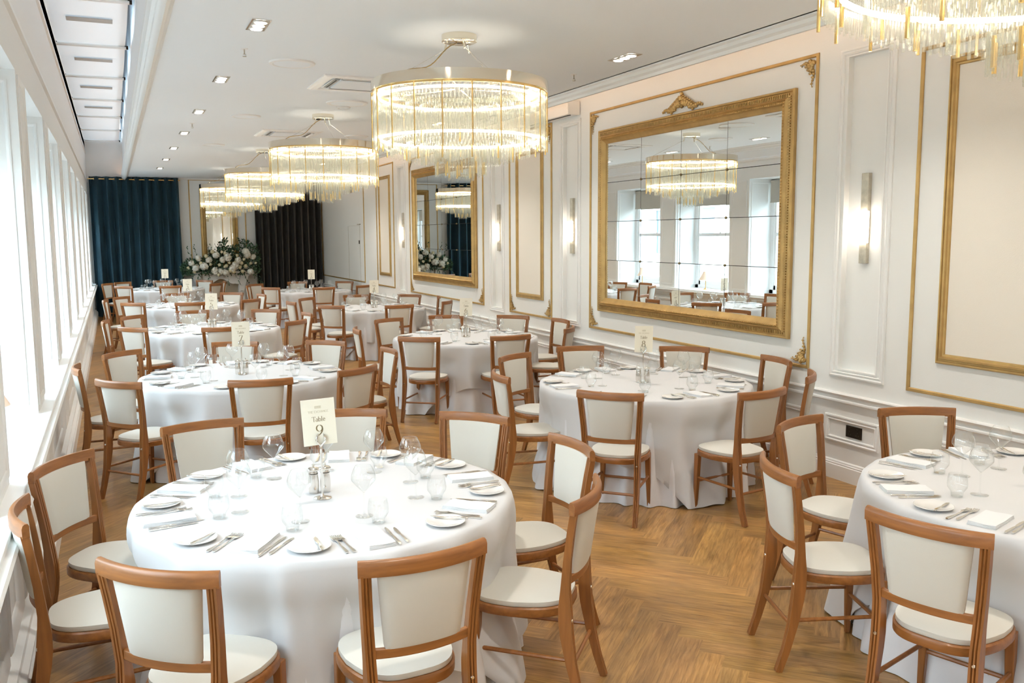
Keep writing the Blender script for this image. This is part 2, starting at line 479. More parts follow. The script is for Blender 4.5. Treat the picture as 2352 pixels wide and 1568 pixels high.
def gilt_panel(name, label, P, a0, a1, b0, b1, corners='', inner=None, group=None):
    r = empty(name, P((a0 + a1) / 2, b0, 0))
    tag(r, label, 'wall panel', group)
    off = Vector(r.location)
    Q = lambda a, b, h: tuple(Vector(P(a, b, h)) - off)
    MB().frame(Q, a0, a1, b0, b1, LINE).build('gilt_moulding', GOLD, r)
    if inner:
        MB().frame(Q, *inner, LINE2).build('inner_frame', GOLD, r)
        i0, i1, j0, j1 = inner
        MB().add([Q(i0 + .06, j0 + .06, .004), Q(i1 - .06, j0 + .06, .004), Q(i1 - .06, j1 - .06, .004), Q(i0 + .06, j1 - .06, .004)], [(0, 1, 2, 3)]).build('fabric_panel', PANEL, r, smooth=0)
    g = .055
    if '1' in corners: ornament_corner(Q, a0 + g, b0 + g, 1, 1, r)
    if '2' in corners: ornament_corner(Q, a1 - g, b0 + g, -1, 1, r)
    if '3' in corners: ornament_corner(Q, a1 - g, b1 - g, -1, -1, r)
    if '4' in corners: ornament_corner(Q, a0 + g, b1 - g, 1, -1, r)
    return r, Q
gilt_panel('gilt_wall_panel', 'gilt double-framed wall panel at the right edge, beside the nearest wall light', RW, 0.75, 4.64, 0.82, 3.23, '', (1.0, 4.398, 1.052, 3.13))
rp1, Q1 = gilt_panel('gilt_wall_panel', 'gilt line panel with corner ornaments and crest around the largest mirror', RW, 5.636, 9.36, 0.842, 3.378, '1234')
crown(Q1, 7.50, 3.18, rp1)
gilt_panel('gilt_wall_panel', 'narrow gilt double-framed panel between the two wall mirrors, ornaments in corners', RW, 10.365, 11.72, 0.854, 3.38, '1234', (10.62, 11.477, 1.087, 3.10))
rp3, Q3 = gilt_panel('gilt_wall_panel', 'gilt line panel with corner ornaments around the farther wall mirror', RW, 12.70, 16.40, 0.88, 3.40, '1234')
crown(Q3, 14.55, 3.2, rp3)
gilt_panel('gilt_wall_panel', 'small narrow gilt double-framed panel beyond the farthest wall light', RW, 17.45, 18.74, 0.90, 3.43, '', (17.70, 18.54, 1.13, 3.19))
gilt_panel('gilt_wall_panel', 'plain panel with thin gilt line next to the black curtain', RW, 19.78, 24.2, 0.905, 3.42, '')

# ornate mirrors
FR = [(0, 0), (0, .030), (.008, .040), (.018, .040), (.026, .030), (.034, .034), (.066, .040), (.074, .050), (.084, .058), (.092, .050), (.098, .058), (.112, .062), (.120, .050), (.128, .044), (.158, .026), (.164, .012), (.164, 0)]
def wall_mirror(label, P, a0, a1, b0, b1, nx, ny, detail=True, k=1.0, seed=3, yaw=0.0):
    r = empty('wall_mirror', P((a0 + a1) / 2, b0, 0)); tag(r, label, 'mirror')
    off = Vector(r.location)
    Q = lambda a, b, h: tuple(Vector(P(a, b, h)) - off)
    fr = [(u * k, h) for u, h in FR]
    MB().frame(Q, a0, a1, b0, b1, fr).build('frame', GOLD, r)
    wd = fr[-1][0]
    if detail:
        bd = MB(); fl = MB()
        def run(p0, p1, inset, step, fn):
            L = math.hypot(p1[0] - p0[0], p1[1] - p0[1]); n = max(2, int(L / step))
            for i in range(n):
                t = (i + .5) / n
                fn(p0[0] + (p1[0] - p0[0]) * t, p0[1] + (p1[1] - p0[1]) * t, abs(p1[0] - p0[0]) > abs(p1[1] - p0[1]))
        def bead(a, b, hor):
            c = Q(a, b, .060)
            bd.add([Q(a - .011, b, .058), Q(a + .011, b, .058), Q(a, b - .011, .058), Q(a, b + .011, .058), Q(a, b, .073), Q(a, b, .05)],
                   [(0, 2, 4), (2, 1, 4), (1, 3, 4), (3, 0, 4), (2, 0, 5), (1, 2, 5), (3, 1, 5), (0, 3, 5)])
        def flute(a, b, hor):
            da, db_ = (.005, .014) if hor else (.014, .005)
            v = [Q(a - da, b - db_, .034), Q(a + da, b - db_, .034), Q(a + da, b + db_, .036), Q(a - da, b + db_, .036),
                 Q(a - da, b - db_, .045), Q(a + da, b - db_, .045), Q(a + da, b + db_, .047), Q(a - da, b + db_, .047)]
            fl.add(v, [(4, 5, 6, 7), (0, 1, 5, 4), (1, 2, 6, 5), (2, 3, 7, 6), (3, 0, 4, 7)])
        for ins, st, fn in ((.105 * k, .026, bead), (.050 * k, .022, flute)):
            A0, A1, B0, B1 = a0 + ins, a1 - ins, b0 + ins, b1 - ins
            for p0, p1 in (((A0, B0), (A1, B0)), ((A1, B0), (A1, B1)), ((A1, B1), (A0, B1)), ((A0, B1), (A0, B0))):
                run(p0, p1, ins, st, fn)
        bd.build('beading', GOLD, r, smooth=60); fl.build('fluting', GOLD, r, smooth=0)
    A0, A1, B0, B1 = a0 + wd - .004, a1 - wd + .004, b0 + wd - .004, b1 - wd + .004
    MB().add([Q(A0, B0, .004), Q(A1, B0, .004), Q(A1, B1, .004), Q(A0, B1, .004)], [(0, 1, 2, 3)]).build('backing', DARK, r, smooth=0)
    gl = MB(); rnd = random.Random(seed); g = .003
    for i in range(nx):
        for j in range(ny):
            x0 = A0 + (A1 - A0) * i / nx + g; x1 = A0 + (A1 - A0) * (i + 1) / nx - g
            y0 = B0 + (B1 - B0) * j / ny + g; y1 = B0 + (B1 - B0) * (j + 1) / ny - g
            ta, tb = rnd.uniform(-.0012, .0012) + yaw, rnd.uniform(-.0008, .0008)
            h = lambda x, y: .014 + ta * (x - (A0 + A1) / 2) + tb * (y - (y0 + y1) / 2)
            q = [(x0, y0), (x1, y0), (x1, y1), (x0, y1)]
            gl.add([Q(a, b, h(a, b)) for a, b in q] + [Q(a, b, .005) for a, b in q], [(0, 1, 2, 3), (0, 1, 5, 4), (1, 2, 6, 5), (2, 3, 7, 6), (3, 0, 4, 7)])
    gl.build('mirror_tiles', MIRROR, r, smooth=0)
    for i in range(1, nx):
        for j in range(1, ny):
            c = Q(A0 + (A1 - A0) * i / nx, B0 + (B1 - B0) * j / ny, .016)
            MB().ico(c, .013, 2, (.6, .6, .6) if False else (1, 1, 1)).build('stud', DARK_STUD, r)
    return r
DARK_STUD = mat('bronze_stud', (0.25, 0.20, 0.11), 0.35, 0.8)
wall_mirror('largest tiled wall mirror in a fluted gilt frame, above the table numbered 8', RW, 5.872, 9.118, 1.066, 3.140, 4, 4)
wall_mirror('farther tiled wall mirror in a gilt frame, above the third table along the wall', RW, 12.963, 16.173, 1.13, 3.17, 4, 4)

# cornice on the right wall, with a warm strip lamp hidden behind it
corn = [(0.07, 0), (.085, 0), (.085, -.022), (.070, -.028), (.066, -.044), (.052, -.052), (.050, -.068), (.040, -.075), (.018, -.075), (.018, -.020)]
def cornice(name, path, up=(0, 0, 1), k=1, m=TRIM, prof=None):
    return struct(MB().sweep(path, [(a * k, b * k) for a, b in (prof or corn)], ups=up).build(name, m))
def wall_cornice():
    b = MB()
    prof = [(4.40, .03), (4.585, .03), (4.585, -.005), (4.570, -.02), (4.565, -.045), (4.545, -.055), (4.540, -.072), (4.515, -.085), (4.49, -.085), (4.48, -.06), (4.455, -.045), (4.45, -.02), (4.425, -.012), (4.42, 0), (4.40, 0)]
    n = len(prof); vs = [(a, y, ZC + z) for y in (YB, YF) for a, z in prof]
    b.add(vs, [(q, (q + 1) % n, n + (q + 1) % n, n + q) for q in range(n)])
    struct(b.build('trim_4', TRIM))
    c = MB().box(4.535, 4.555, YB + .1, YF - .1, ZC + .031, ZC + .041)
    tag(c.build('strip_lamp', COVE_R, smooth=0), 'warm strip lamp on top of the ceiling edge beside the mirror wall', 'strip light')
COVE_R = emit_mat('cornice_led', (1.0, 0.62, 0.38), 9.0)
wall_cornice()

# ------------------------------------------------------------------ far wall
struct(MB().box(XL - 0.6, XW + 0.3, YF, YF + 0.25, 0, 4.6).build('wall_far', WALL, smooth=0))
struct(MB().box(XL - 1.2, XW + 0.3, YB - 0.25, YB, 0, 4.6).build('wall_back', WALL, smooth=0))
b = MB()
prof = [(0, 0), (.05, 0), (.05, -.008), (.035, -.014), (.03, -.03), (.012, -.04), (0, -.042)]
n = len(prof)
b.add([(x, YF - a, ZC + z) for x in (0.36, 4.45) for a, z in prof], [(q, (q + 1) % n, n + (q + 1) % n, n + q) for q in range(n)] + [tuple(range(n)), tuple(range(n, 2 * n))])
struct(b.build('trim_5', TRIM))
struct(MB().sweep([(XL, YF, 0), (XW, YF, 0)], [(a, z) for a, z in base], ups=(0, 0, 1)).build('baseboard_far', TRIM))
gilt_panel('gilt_wall_panel', 'tall gilt line panel on the far wall around the mirror over the fireplace', FW, 1.84, 3.235, 1.2, 3.42, '')

# ------------------------------------------------------------------ ceiling, rooflight trough
struct(MB().box(0.345, 4.50, YB - 0.25, YF + 0.25, ZC, 4.35).build('ceiling', CEIL, smooth=0))
struct(MB().box(4.50, XW + 0.3, YB - 0.25, YF + 0.25, 3.85, 4.0).build('ceiling_cove', CEIL, smooth=0))
b = MB()
prof = [(a * KC, z * .9) for a, z in [(0.40, 0.02), (0.335, 0.02), (0.325, -.005), (.340, -.02), (.345, -.045), (.370, -.055), (.375, -.075), (.395, -.088), (.43, -.088), (.44, -.06), (.465, -.045), (.475, -.02), (.50, -.012), (.505, 0), (.42, 0)]]
n = len(prof)
b.add([(a, y, ZC + z) for y in (YB, YF) for a, z in prof], [(q, (q + 1) % n, n + (q + 1) % n, n + q) for q in range(n)])
struct(b.build('trim_6', TRIM))
struct(MB().box(.284, .291, YB, YF, ZC - .002, ZC + .036).build('trim_12', TRIM, smooth=0))
tag(MB().box(.300, .328, YB + .1, YF - .1, ZC + .0185, ZC + .024).build('strip_lamp', COVE, smooth=0), 'warm strip lamp hidden in the cornice groove beside the rooflight panels', 'strip light')
for bx_ in ((XL - 0.9, -.505, 4.30, 4.40), (.335, 0.42, 4.30, 5.05), (.20, .42, 4.97, 5.05), (.20, .23, 4.312, 5.0)):
    struct(MB().box(bx_[0], bx_[1], YB - 0.25, YF + 0.25, bx_[2], bx_[3]).build('ceiling_raised', CEIL, smooth=0))
# fabric rooflight panels with rods
for k in range(-9, 7):
    y0 = 12.34 + 2.35 * k; y1 = y0 + 2.35
    if y1 > YF: y1 = YF
    if y1 < YB or y0 > YF - .1: continue
    g = MB(); N = 10
    for i in range(N):
        a = y0 + (y1 - y0) * i / N; c = y0 + (y1 - y0) * (i + 1) / N
        za = 4.31 - .04 * math.sin(PI * i / N); zc = 4.31 - .04 * math.sin(PI * (i + 1) / N)
        g.add([(-.50, a, za), (.275, a, za), (.275, c, zc), (-.50, c, zc)], [(0, 1, 2, 3)])
    where = {12.34: ''}
    lbl = 'white stretched ceiling panel over the window aisle, number %d counted from the far curtain' % (6 - k)
    words = ['nearest the far curtain', 'second from the far curtain', 'third from the far curtain', 'fourth from the far curtain', 'fifth from the far curtain', 'sixth from the far curtain', 'seventh from the far curtain']
    idx = 5 - k
    t = empty('rooflight_panel', (0, y0, 4.3))
    for o_ in (g.build('fabric', SKYLT, t),):
        o_.matrix_parent_inverse = Matrix.Translation((0, -y0, -4.3))
    rd = MB().tube([(-.50, y0, 4.285), (.285, y0, 4.285)], .02, 10).build('rod', TRIM, t); rd.matrix_parent_inverse = Matrix.Translation((0, -y0, -4.3))
    for x in (-.50, .29):
        c = MB().box(x - .02, x + .02, y0 - .012, y0 + .012, 4.27, 4.31).build('clip', BLACK, t, smooth=0); c.matrix_parent_inverse = Matrix.Translation((0, -y0, -4.3))
    if 0 <= k <= 2 or k == -1:
        yv = y0 + .55 if k > -1 else y0 + .6
    yv = y0 - .62 + 2.35
    if k in (-2, -1, 0, 1, 2):
        c = MB().box(-.32, .13, y0 + .72, y0 + .90, 4.255, 4.262).build('vent_grille', GREY, t, smooth=0); c.matrix_parent_inverse = Matrix.Translation((0, -y0, -4.3))
    tag(t, 'white stretched rooflight panel with rod above the window aisle, ' + (words[idx] if 0 <= idx < 7 else 'overhead behind the camera'), 'ceiling panel', 'rooflight panels')

# ------------------------------------------------------------------ window wall
def make_left_wall():
    b = MB(); XO = XL - 0.62
    ZH = 2.98
    b.box(XO, XL, YB, YF, -0.02, ZS - .03)           # below the sill
    b.box(XO, XL, YB, YF, ZH, 4.32)                   # above the heads
    ks = range(-6, 8)
    edges = []
    for k in ks:
        y = PIER0 + PSTEP * k
        if y + PW < YB or y > YF: continue
        edges.append((max(y, YB), min(y + PW, YF)))
    for y0, y1 in edges:
        b.box(XO, XL, y0, y1, ZS - .03, ZH)
    b.box(XO, XL, edges[-1][1] if edges[-1][1] > YF - .2 else YF - .12, YF, ZS - .03, ZH)
    struct(b.build('wall_left', WALL, smooth=0))
    # pier mouldings
    m = MB()
    for y0, y1 in edges:
        if y1 - y0 < .3: continue
        m.frame(LW, y0 + .06, y1 - .06, ZS + .05, ZH - .02, [(0, 0), (0, .010), (.012, .012), (.03, .006), (.036, 0)])
        # reveal panels facing the camera
        PR = lambda a, z, h, y0=y0: (a, y0 - h, z)
        m.frame(PR, XO + .10, XL - .05, ZS + .06, ZH - .06, [(0, 0), (0, .008), (.010, .010), (.022, .004), (.026, 0)])
        PR2 = lambda a, z, h, y1=y1: (a, y1 + h, z)
        m.frame(PR2, XO + .10, XL - .05, ZS + .06, ZH - .06, [(0, 0), (0, .008), (.010, .010), (.022, .004), (.026, 0)])
    struct(m.build('trim_7', TRIM))
    # sill board
    s = MB().box(XO + .02, XL + .075, YB, YF, ZS - .03, ZS)
    struct(s.build('trim_8', TRIM, smooth=0, bevel=.006))
    # dado below the sill: several heavy mouldings
    prof = [(0, ZS - .03), (.10, ZS - .03), (.108, ZS - .045), (.095, ZS - .06), (.075, ZS - .075), (.075, ZS - .10), (.05, ZS - .12), (.04, ZS - .15), (.03, ZS - .17), (0, ZS - .17)]
    n = len(prof)
    d = MB().add([(XL + a, y, z) for y in (YB, YF) for a, z in prof], [(q, (q + 1) % n, n + (q + 1) % n, n + q) for q in range(n)])
    n = len(base)
    bb = [(0, 0), (.085, 0), (.085, .12), (.075, .13), (.075, .145), (.05, .16), (.045, .175), (0, .18)]
    struct(d.build('trim_9', TRIM))
    n = len(bb)
    struct(MB().add([(XL + a, y, z) for y in (YB, YF) for a, z in bb], [(q, (q + 1) % n, n + (q + 1) % n, n + q) for q in range(n)]).build('baseboard_left', TRIM))
    f = MB()
    for y0, y1 in edges:
        f.frame(LW, y0 + .02, y1 - .02, .24, .60, [(0, 0), (0, .02), (.012, .03), (.03, .022), (.045, .016), (.06, 0)])
        f.frame(LW, y1 + .08, y0 + PSTEP - .08, .24, .60, [(0, 0), (0, .02), (.012, .03), (.03, .022), (.045, .016), (.06, 0)])
    struct(f.build('trim_10', TRIM))
    # cove above the wall
    cp = [(XL, 3.28), (XL + .02, 3.30), (XL + .02, 3.33), (XL - .01, 3.36)] + [(XL - .01 - .02 * math.sin(t), 3.36 + .6 * (t / (PI / 2))) for t in arc(6, 0.1, PI / 2)] + [(XL + .02, 3.99), (XL + .02, 4.03), (XL + .0, 4.06), (XL + .0, 4.26), (XL - .04, 4.28), (XL - .1, 4.28), (XL - .1, 3.28)]
    n = len(cp)
    struct(MB().add([(a, y, z) for y in (YB, YF) for a, z in cp], [(q, (q + 1) % n, n + (q + 1) % n, n + q) for q in range(n)]).build('trim_11', TRIM))
    return edges, XO, ZH
EDGES, XO, ZH = make_left_wall()
# windows
wn = 0
for i in range(len(EDGES)):
    y0 = EDGES[i][1]; y1 = EDGES[i + 1][0] if i + 1 < len(EDGES) else YF - .12
    if y1 - y0 < .5: continue
    wn += 1
    r = empty('window_%d' % wn, (XO, (y0 + y1) / 2, ZS)); struct(r)
    off = Vector(r.location)
    xa, xb = XO + .01, XO + .11
    f = MB()
    def bx(a0, a1, z0, z1, d0=xa, d1=xb): f.box(d0 - off.x, d1 - off.x, a0 - off.y, a1 - off.y, z0 - off.z, z1 - off.z)
    bx(y0, y0 + .10, ZS, ZH); bx(y1 - .10, y1, ZS, ZH); bx(y0, y1, ZS, ZS + .07); bx(y0, y1, ZH - .08, ZH)
    zm = ZS + (ZH - ZS) * .52
    bx(y0 + .10, y1 - .10, zm - .03, zm + .03, xa + .02, xb - .01)
    for a in (y0 + .10, y1 - .145): bx(a, a + .045, ZS + .07, ZH - .08, xa + .02, xb - .02)
    bx(y0 + .10, y1 - .10, ZS + .07, ZS + .15, xa + .02, xb - .02)
    f.build('window_frame', FROST, r, smooth=0)
    MB().box(.045, .050, y0 + .14 - off.y, y1 - .14 - off.y, .10, ZH - ZS - .08).build('pane', PANE, r, smooth=0)
    MB().box(.085, .115, -.03, .03, zm - ZS + .03, zm - ZS + .05).build('sash_lock', FROST, r, smooth=0)
    # roller blind in the head of the recess
    t = empty('roller_blind', (XO + .16, (y0 + y1) / 2, ZH - .05))
    MB().box(-.004, .0, -(y1 - y0) / 2 + .05, (y1 - y0) / 2 - .05, -.36, 0).build('fabric', BLIND, t, smooth=0)
    MB().box(-.008, .006, -(y1 - y0) / 2 + .05, (y1 - y0) / 2 - .05, -.385, -.36).build('bottom_bar', BLIND, t, smooth=0)
    MB().tube([(-.02, -(y1 - y0) / 2 + .04, .01), (-.02, (y1 - y0) / 2 - .04, .01)], .025, 12).build('roller', BLIND, t)
    wname = ['behind the camera', 'behind the camera', 'second behind the camera', 'third behind the camera', 'just behind the camera', 'level with the camera', 'nearest ahead of the camera', 'in the second window ahead of the camera', 'in the third window ahead of the camera', 'in the fourth window ahead of the camera', 'in the fifth window ahead of the camera', 'in the sixth window ahead of the camera', 'in the seventh window ahead of the camera', 'in the eighth window ahead of the camera', 'in the window by the blue curtain', '', '']
    tag(t, 'grey-beige roller blind part drawn, ' + (wname[min(wn, len(wname) - 1)] or 'last of the row'), 'roller blind', 'roller blinds in the windows')
    # daylight portal
    ld = bpy.data.lights.new('window_portal', 'AREA'); ld.shape = 'RECTANGLE'; ld.size = ZH - ZS; ld.size_y = y1 - y0
    ld.cycles.is_portal = True
    lo = bpy.data.objects.new('window_portal', ld); COL.objects.link(lo)
    lo.location = (XO - .02, (y0 + y1) / 2, (ZS + ZH) / 2); lo.rotation_euler = (0, -PI / 2, 0)

# street outside: facade, tree, ground
r = empty('street_building', (-15, 8, -5)); tag(r, 'pale stone building across the street seen mirrored through the windows', 'building')
MB().box(-3, 0, -34, 40, 0, 11).build('wall', FACADE, r, smooth=0)
cb = MB()
for z in (5.2, 8.6, 10.8): cb.box(-.1, .35, -34, 40, z, z + .25)
cb.build('string_course', FACADE, r, smooth=0)
for k in range(20):
    for z0 in (2.2, 6.0, 9.0):
        y = -32 + k * 3.6
        f = MB().frame(lambda a, b_, h: (h, a, b_), y - .2, y + 1.6, z0 - .2, z0 + 2.4 if z0 < 8 else z0 + 1.6, [(0, 0), (0, .12), (.2, .12), (.2, 0)]).build('window', FACADE, r, smooth=0)
        MB().box(.01, .03, y, y + 1.4, z0, z0 + 2.2 if z0 < 8 else z0 + 1.4).build('pane', FWIN, f, smooth=0)
tag(MB().box(-40, XO - .3, -40, 60, -5.2, -5).build('street', ASPHALT, smooth=0), 'grey street below the windows', 'street', kind='structure')
def tree(y, x, s, lbl):
    t = empty('street_tree', (x, y, -5)); tag(t, lbl, 'tree')
    MB().tube([(0, 0, 0), (.1, 0, 2.5), (0, .1, 5)], .22, 8, scale=[1.2, .9, .5]).build('trunk', BARK, t)
    m = MB(); rnd = random.Random(int(y * 7))
    for i in range(700):
        th, ph, q = rnd.uniform(0, 2 * PI), math.acos(rnd.uniform(-1, 1)), rnd.uniform(.4, 1) ** .5
        c = Vector((q * s * math.sin(ph) * math.cos(th), q * s * math.sin(ph) * math.sin(th), 6 + q * s * 1.1 * math.cos(ph)))
        a = Vector((rnd.uniform(-1, 1), rnd.uniform(-1, 1), rnd.uniform(-1, 1))).normalized(); bq = a.orthogonal().normalized() * .3
        m.add([c - a * .3, c + bq, c + a * .3, c - bq], [(0, 1, 2, 3)])
    m.build('foliage', TREE, t, smooth=0)
tree(9.0, -9.5, 1.9, 'green street tree seen mirrored through the middle windows')
tree(15.5, -9.5, 1.7, 'smaller green street tree farther along outside the windows')

# ------------------------------------------------------------------ far wall: curtains, mirror, fireplace, flowers
def curtain(name, label, x0, x1, ztop, m, folds, y=YF - .16, seed=1, rings=True):
    t = empty(name, ((x0 + x1) / 2, y, 0)); tag(t, label, 'curtain', 'far wall curtains')
    rnd = random.Random(seed); N = folds * 14; K = 14; vs = []; fs = []
    ph = [rnd.uniform(-.5, .5) for _ in range(folds + 1)]
    for k in range(K + 1):
        z = .012 + (ztop - .012) * k / K; q = 1 - k / K
        for i in range(N + 1):
            u = i / N; s = u * folds; fi = min(int(s), folds - 1)
            a = 2 * PI * s + q * .5 * math.sin(s * 1.7 + seed) * 1.0
            x = (x0 - (x0 + x1) / 2) + (x1 - x0) * u + .012 * math.sin(a * 2) * (1 - q)
            amp = .095 + .02 * q * math.sin(s * 2.1 + seed)
            vs.append((x + .02 * q * math.sin(s * .9), amp * math.sin(a) + .004 * math.sin(2 * a + k * .2), z))
    for k in range(K):
        for i in range(N):
            a = k * (N + 1) + i; fs.append((a, a + 1, a + N + 2, a + N + 1))
    MB().add(vs, fs).build('drape', m, t, smooth=80)
    w_ = (x1 - x0) / 2
    MB().tube([(-w_ - .04, 0, ztop - .06), (w_ + .04, 0, ztop - .06)], .013, 10).build('pole', GOLDP, t)
    if rings:
        for j in range(folds):
            x = -w_ + 2 * w_ * (j + .5) / folds
            ring = [(x + .0, .028 * math.cos(a), ztop - .06 + .028 * math.sin(a)) for a in arc(13, 0, 2 * PI)[:-1]]
            MB().tube(ring, .006, 6, closed=True).build('eyelet', GOLDP, t)
    return t
curtain('curtain', 'floor-length deep blue velvet curtain in the corner by the windows', -.44, 1.60, 3.435, VELVET, 9, seed=2)
curtain('curtain', 'black floor-length velvet curtain right of the fireplace', 3.44, 5.17, 3.40, BLACKV, 10, seed=5)
wall_mirror('tall gilt-framed mirror above the fireplace on the far wall', FW, 2.10, 3.02, 1.18, 3.24, 1, 1, detail=False, k=.85)

fp = empty('fireplace', (2.52, YF, 0)); tag(fp, 'white carved stone fireplace surround under the flower arrangement', 'fireplace')
MB().sweep([(-.68, -.16, 1.02), (.68, -.16, 1.02)], [(-.17, 0), (-.16, .03), (-.13, .05), (.16, .05), (.16, 0)], ups=(0, 0, 1)).build('mantel_shelf', MARBLE, fp, bevel=.006)
for s in (-1, 1):
    pts = [(s * .53, -.12, 0), (s * .52, -.13, .25), (s * .50, -.14, .55), (s * .54, -.17, .80), (s * .60, -.20, 1.02)]
    MB().sweep(pts, [(-.08, -.12), (.08, -.12), (.10, 0), (.08, .10), (-.08, .10)], ups=(0, 1, 0), scale=[1.2, .9, .8, 1.0, 1.2]).build('jamb', MARBLE, fp, smooth=50)
    sc_ = MB()
    for q in range(3):
        c = [(s * (.55 - q * .03) + .05 * math.cos(a) * (1 - a / 9), -.27, .90 - q * .18 + .05 * math.sin(a) * (1 - a / 9)) for a in arc(12, 0, 5)]
        sc_.tube(c, .014, 6)
    sc_.build('scroll', MARBLE, fp)
fr = MB(); N = 24; vs = []
for i in range(N + 1):
    x = -.46 + .92 * i / N; u = abs(x) / .46
    zb = .80 + .07 * math.cos(u * PI * 1.5) - .10 * max(0, u - .75) * 3
    vs += [(x, -.20, zb), (x, -.24, zb + .02), (x, -.24, 1.02), (x, -.05, zb), ]
for i in range(N):
    a = 4 * i; fr.f += [(a, a + 1, a + 5, a + 4), (a + 1, a + 2, a + 6, a + 5), (a + 3, a, a + 4, a + 7)]
fr.v = vs
fr.build('frieze', MARBLE, fp, smooth=50)
sh = MB()
for a in arc(9, -.8, .8): sh.ico((a * .12, -.25, .90 + .05 * math.cos(a * 1.5)), .022, 1, (1, .6, 1.6))
sh.build('shell_carving', MARBLE, fp)
MB().box(-.46, .46, -.06, -.01, 0, .95).build('chimney_board', STONE, fp, smooth=0)

fa = empty('flower_arrangement', (2.52, YF - .22, 1.08)); tag(fa, 'large white and green floral arrangement spilling over the mantel', 'flowers')
rnd = random.Random(21)
lf = MB()
def leaf(c, d, L, wd):
    d = Vector(d).normalized(); s = d.orthogonal().normalized(); s.rotate(Matrix.Rotation(rnd.uniform(0, 6), 3, d))
    n_ = d.cross(s) * .15 * L; c = Vector(c)
    lf.add([c, c + d * L * .5 + s * wd + n_, c + d * L, c + d * L * .5 - s * wd + n_], [(0, 1, 2), (0, 2, 3)])
def env(x):   # top and bottom of the garland at x
    u = max(0, min(1, (x + .55) / 1.1)); top = .34 + .34 * u * u * (3 - 2 * u) + (.22 if .0 < x < .2 else 0)
    return -.08, top * (1.25 if x > .45 else 1)
for i in range(2100):
    x = rnd.uniform(-.95, .97); x = max(-.93, min(.95, x)); lo, hi = env(x)
    fall = math.sqrt(max(0.05, 1 - (abs(x) / 1.03) ** 4))
    z = lo + (hi * fall - lo) * rnd.random(); y = rnd.uniform(-.22, .10) * fall
    leaf((x, y, z), (rnd.uniform(-1, 1) + x * .6, rnd.uniform(-1, .4), rnd.uniform(-.7, 1)), rnd.uniform(.05, .10), rnd.uniform(.014, .028))
for i in range(26):   # trailing and reaching sprigs
    x = rnd.uniform(-.9, .9); down = rnd.random() < .45
    p = Vector((x, -.16, -.02 if down else .35)); d = Vector((x * .5 + rnd.uniform(-.3, .3), -.1, -1 if down else .9)).normalized()
    for q in range(9):
        p = p + d * .035 + Vector((rnd.uniform(-.01, .01), 0, rnd.uniform(-.01, .01)))
        leaf(p, d + Vector((rnd.uniform(-1, 1), rnd.uniform(-.5, .5), rnd.uniform(-.5, .5))), .05, .016)
lf.build('foliage', LEAF, fa, smooth=0)
def bloom_mesh(r, seed, m, name, parent):
    b_ = MB(); rd = random.Random(seed)
    b_.ico((0, 0, 0), r * .62, 2)
    for i in range(46):
        th, ph = rd.uniform(0, 2 * PI), math.acos(rd.uniform(-.5, 1))
        d = Vector((math.sin(ph) * math.cos(th), -math.cos(ph), math.sin(ph) * math.sin(th)))
        s = d.orthogonal().normalized() * r * .34; u = d.cross(s).normalized() * r * .34; c = d * r * .72
        b_.add([c, c + s - d * .1 * r, c + u + d * .22 * r, c - s - d * .1 * r, c - u + d * .05 * r], [(0, 1, 2), (0, 2, 3), (0, 3, 4), (0, 4, 1)])
    return b_.build(name, m, parent, smooth=60)
B1 = bloom_mesh(.105, 1, PETAL, 'white_bloom', fa); B2 = bloom_mesh(.055, 2, PETAL2, 'cream_rose', fa)
big = [(-.62, .10), (-.42, .14), (-.72, .22), (-.16, .02), (-.02, .0), (.10, -.03), (-.12, .42), (.03, .30), (.16, .36), (.34, .14), (.28, .08), (.62, .50), (.66, .42), (.80, .36), (.72, -.02), (-.30, .30), (.42, .28), (-.55, .34)]
small = [(-.50, .22), (-.36, .40), (-.26, .18), (-.05, .17), (.12, .14), (.20, .22), (.46, .10), (.50, .20), (.60, .12), (.56, .30), (-.66, .0), (.02, .50), (.10, .46), (.30, -.02), (.52, .0), (.86, .20), (-.80, .10), (.40, .40), (-.20, .50), (.22, .02), (.74, .20), (-.08, -.08), (.08, .12), (.34, .22)]
for lst, B in ((big, B1), (small, B2)):
    for i, (x, z) in enumerate(lst):
        o = B if i == 0 else B.copy()
        if i: COL.objects.link(o); o.parent = fa
        fall = math.sqrt(max(.05, 1 - x * x))
        o.location = (x, -.20 * fall - .05, z); o.rotation_euler = (rnd.uniform(-.4, .4), rnd.uniform(0, 6), rnd.uniform(-.4, .4))
        k = rnd.uniform(.8, 1.15); o.scale = (k, k, k)

# ------------------------------------------------------------------ right wall fittings
def sconce(y, label, first=[None]):
    if first[0] is None:
        t = empty('wall_light'); first[0] = t
        MB().box(-.035, 0, -.035, .035, -.34, .34).build('back_plate', SILVERLEAF, t, smooth=0, bevel=.003)
        MB().box(-.075, -.035, -.058, .058, -.185, .055).build('glass_block', SCONCE, t, smooth=0, bevel=.004)
        MB().box(-.045, -.030, -.050, .050, -.175, .045).build('lamp_holder', SILVERLEAF, t, smooth=0)
        tag(t, label, 'wall light', 'silver wall lights')
        o = t
    else:
        o = copy_tree(first[0])
    o['label'] = label; o.location = (XW + .045, y, 2.065)
    return o
sconce(5.125, 'lit silver wall light nearest the camera, right of the largest mirror')
sconce(9.865, 'lit silver wall light left of the largest mirror')
sconce(12.18, 'lit silver wall light right of the farther wall mirror')
sconce(16.93, 'lit silver wall light left of the farther wall mirror, farthest one')
sconce(0.28, 'lit silver wall light on the mirror wall behind the camera')
so = empty('power_socket', (XW, 5.12, .41)); tag(so, 'dark bronze double power socket in the skirting panel under the nearest wall light', 'socket')
MB().box(-.010, 0, -.08, .08, -.046, .046).build('plate', BLACK, so, smooth=0, bevel=.002)
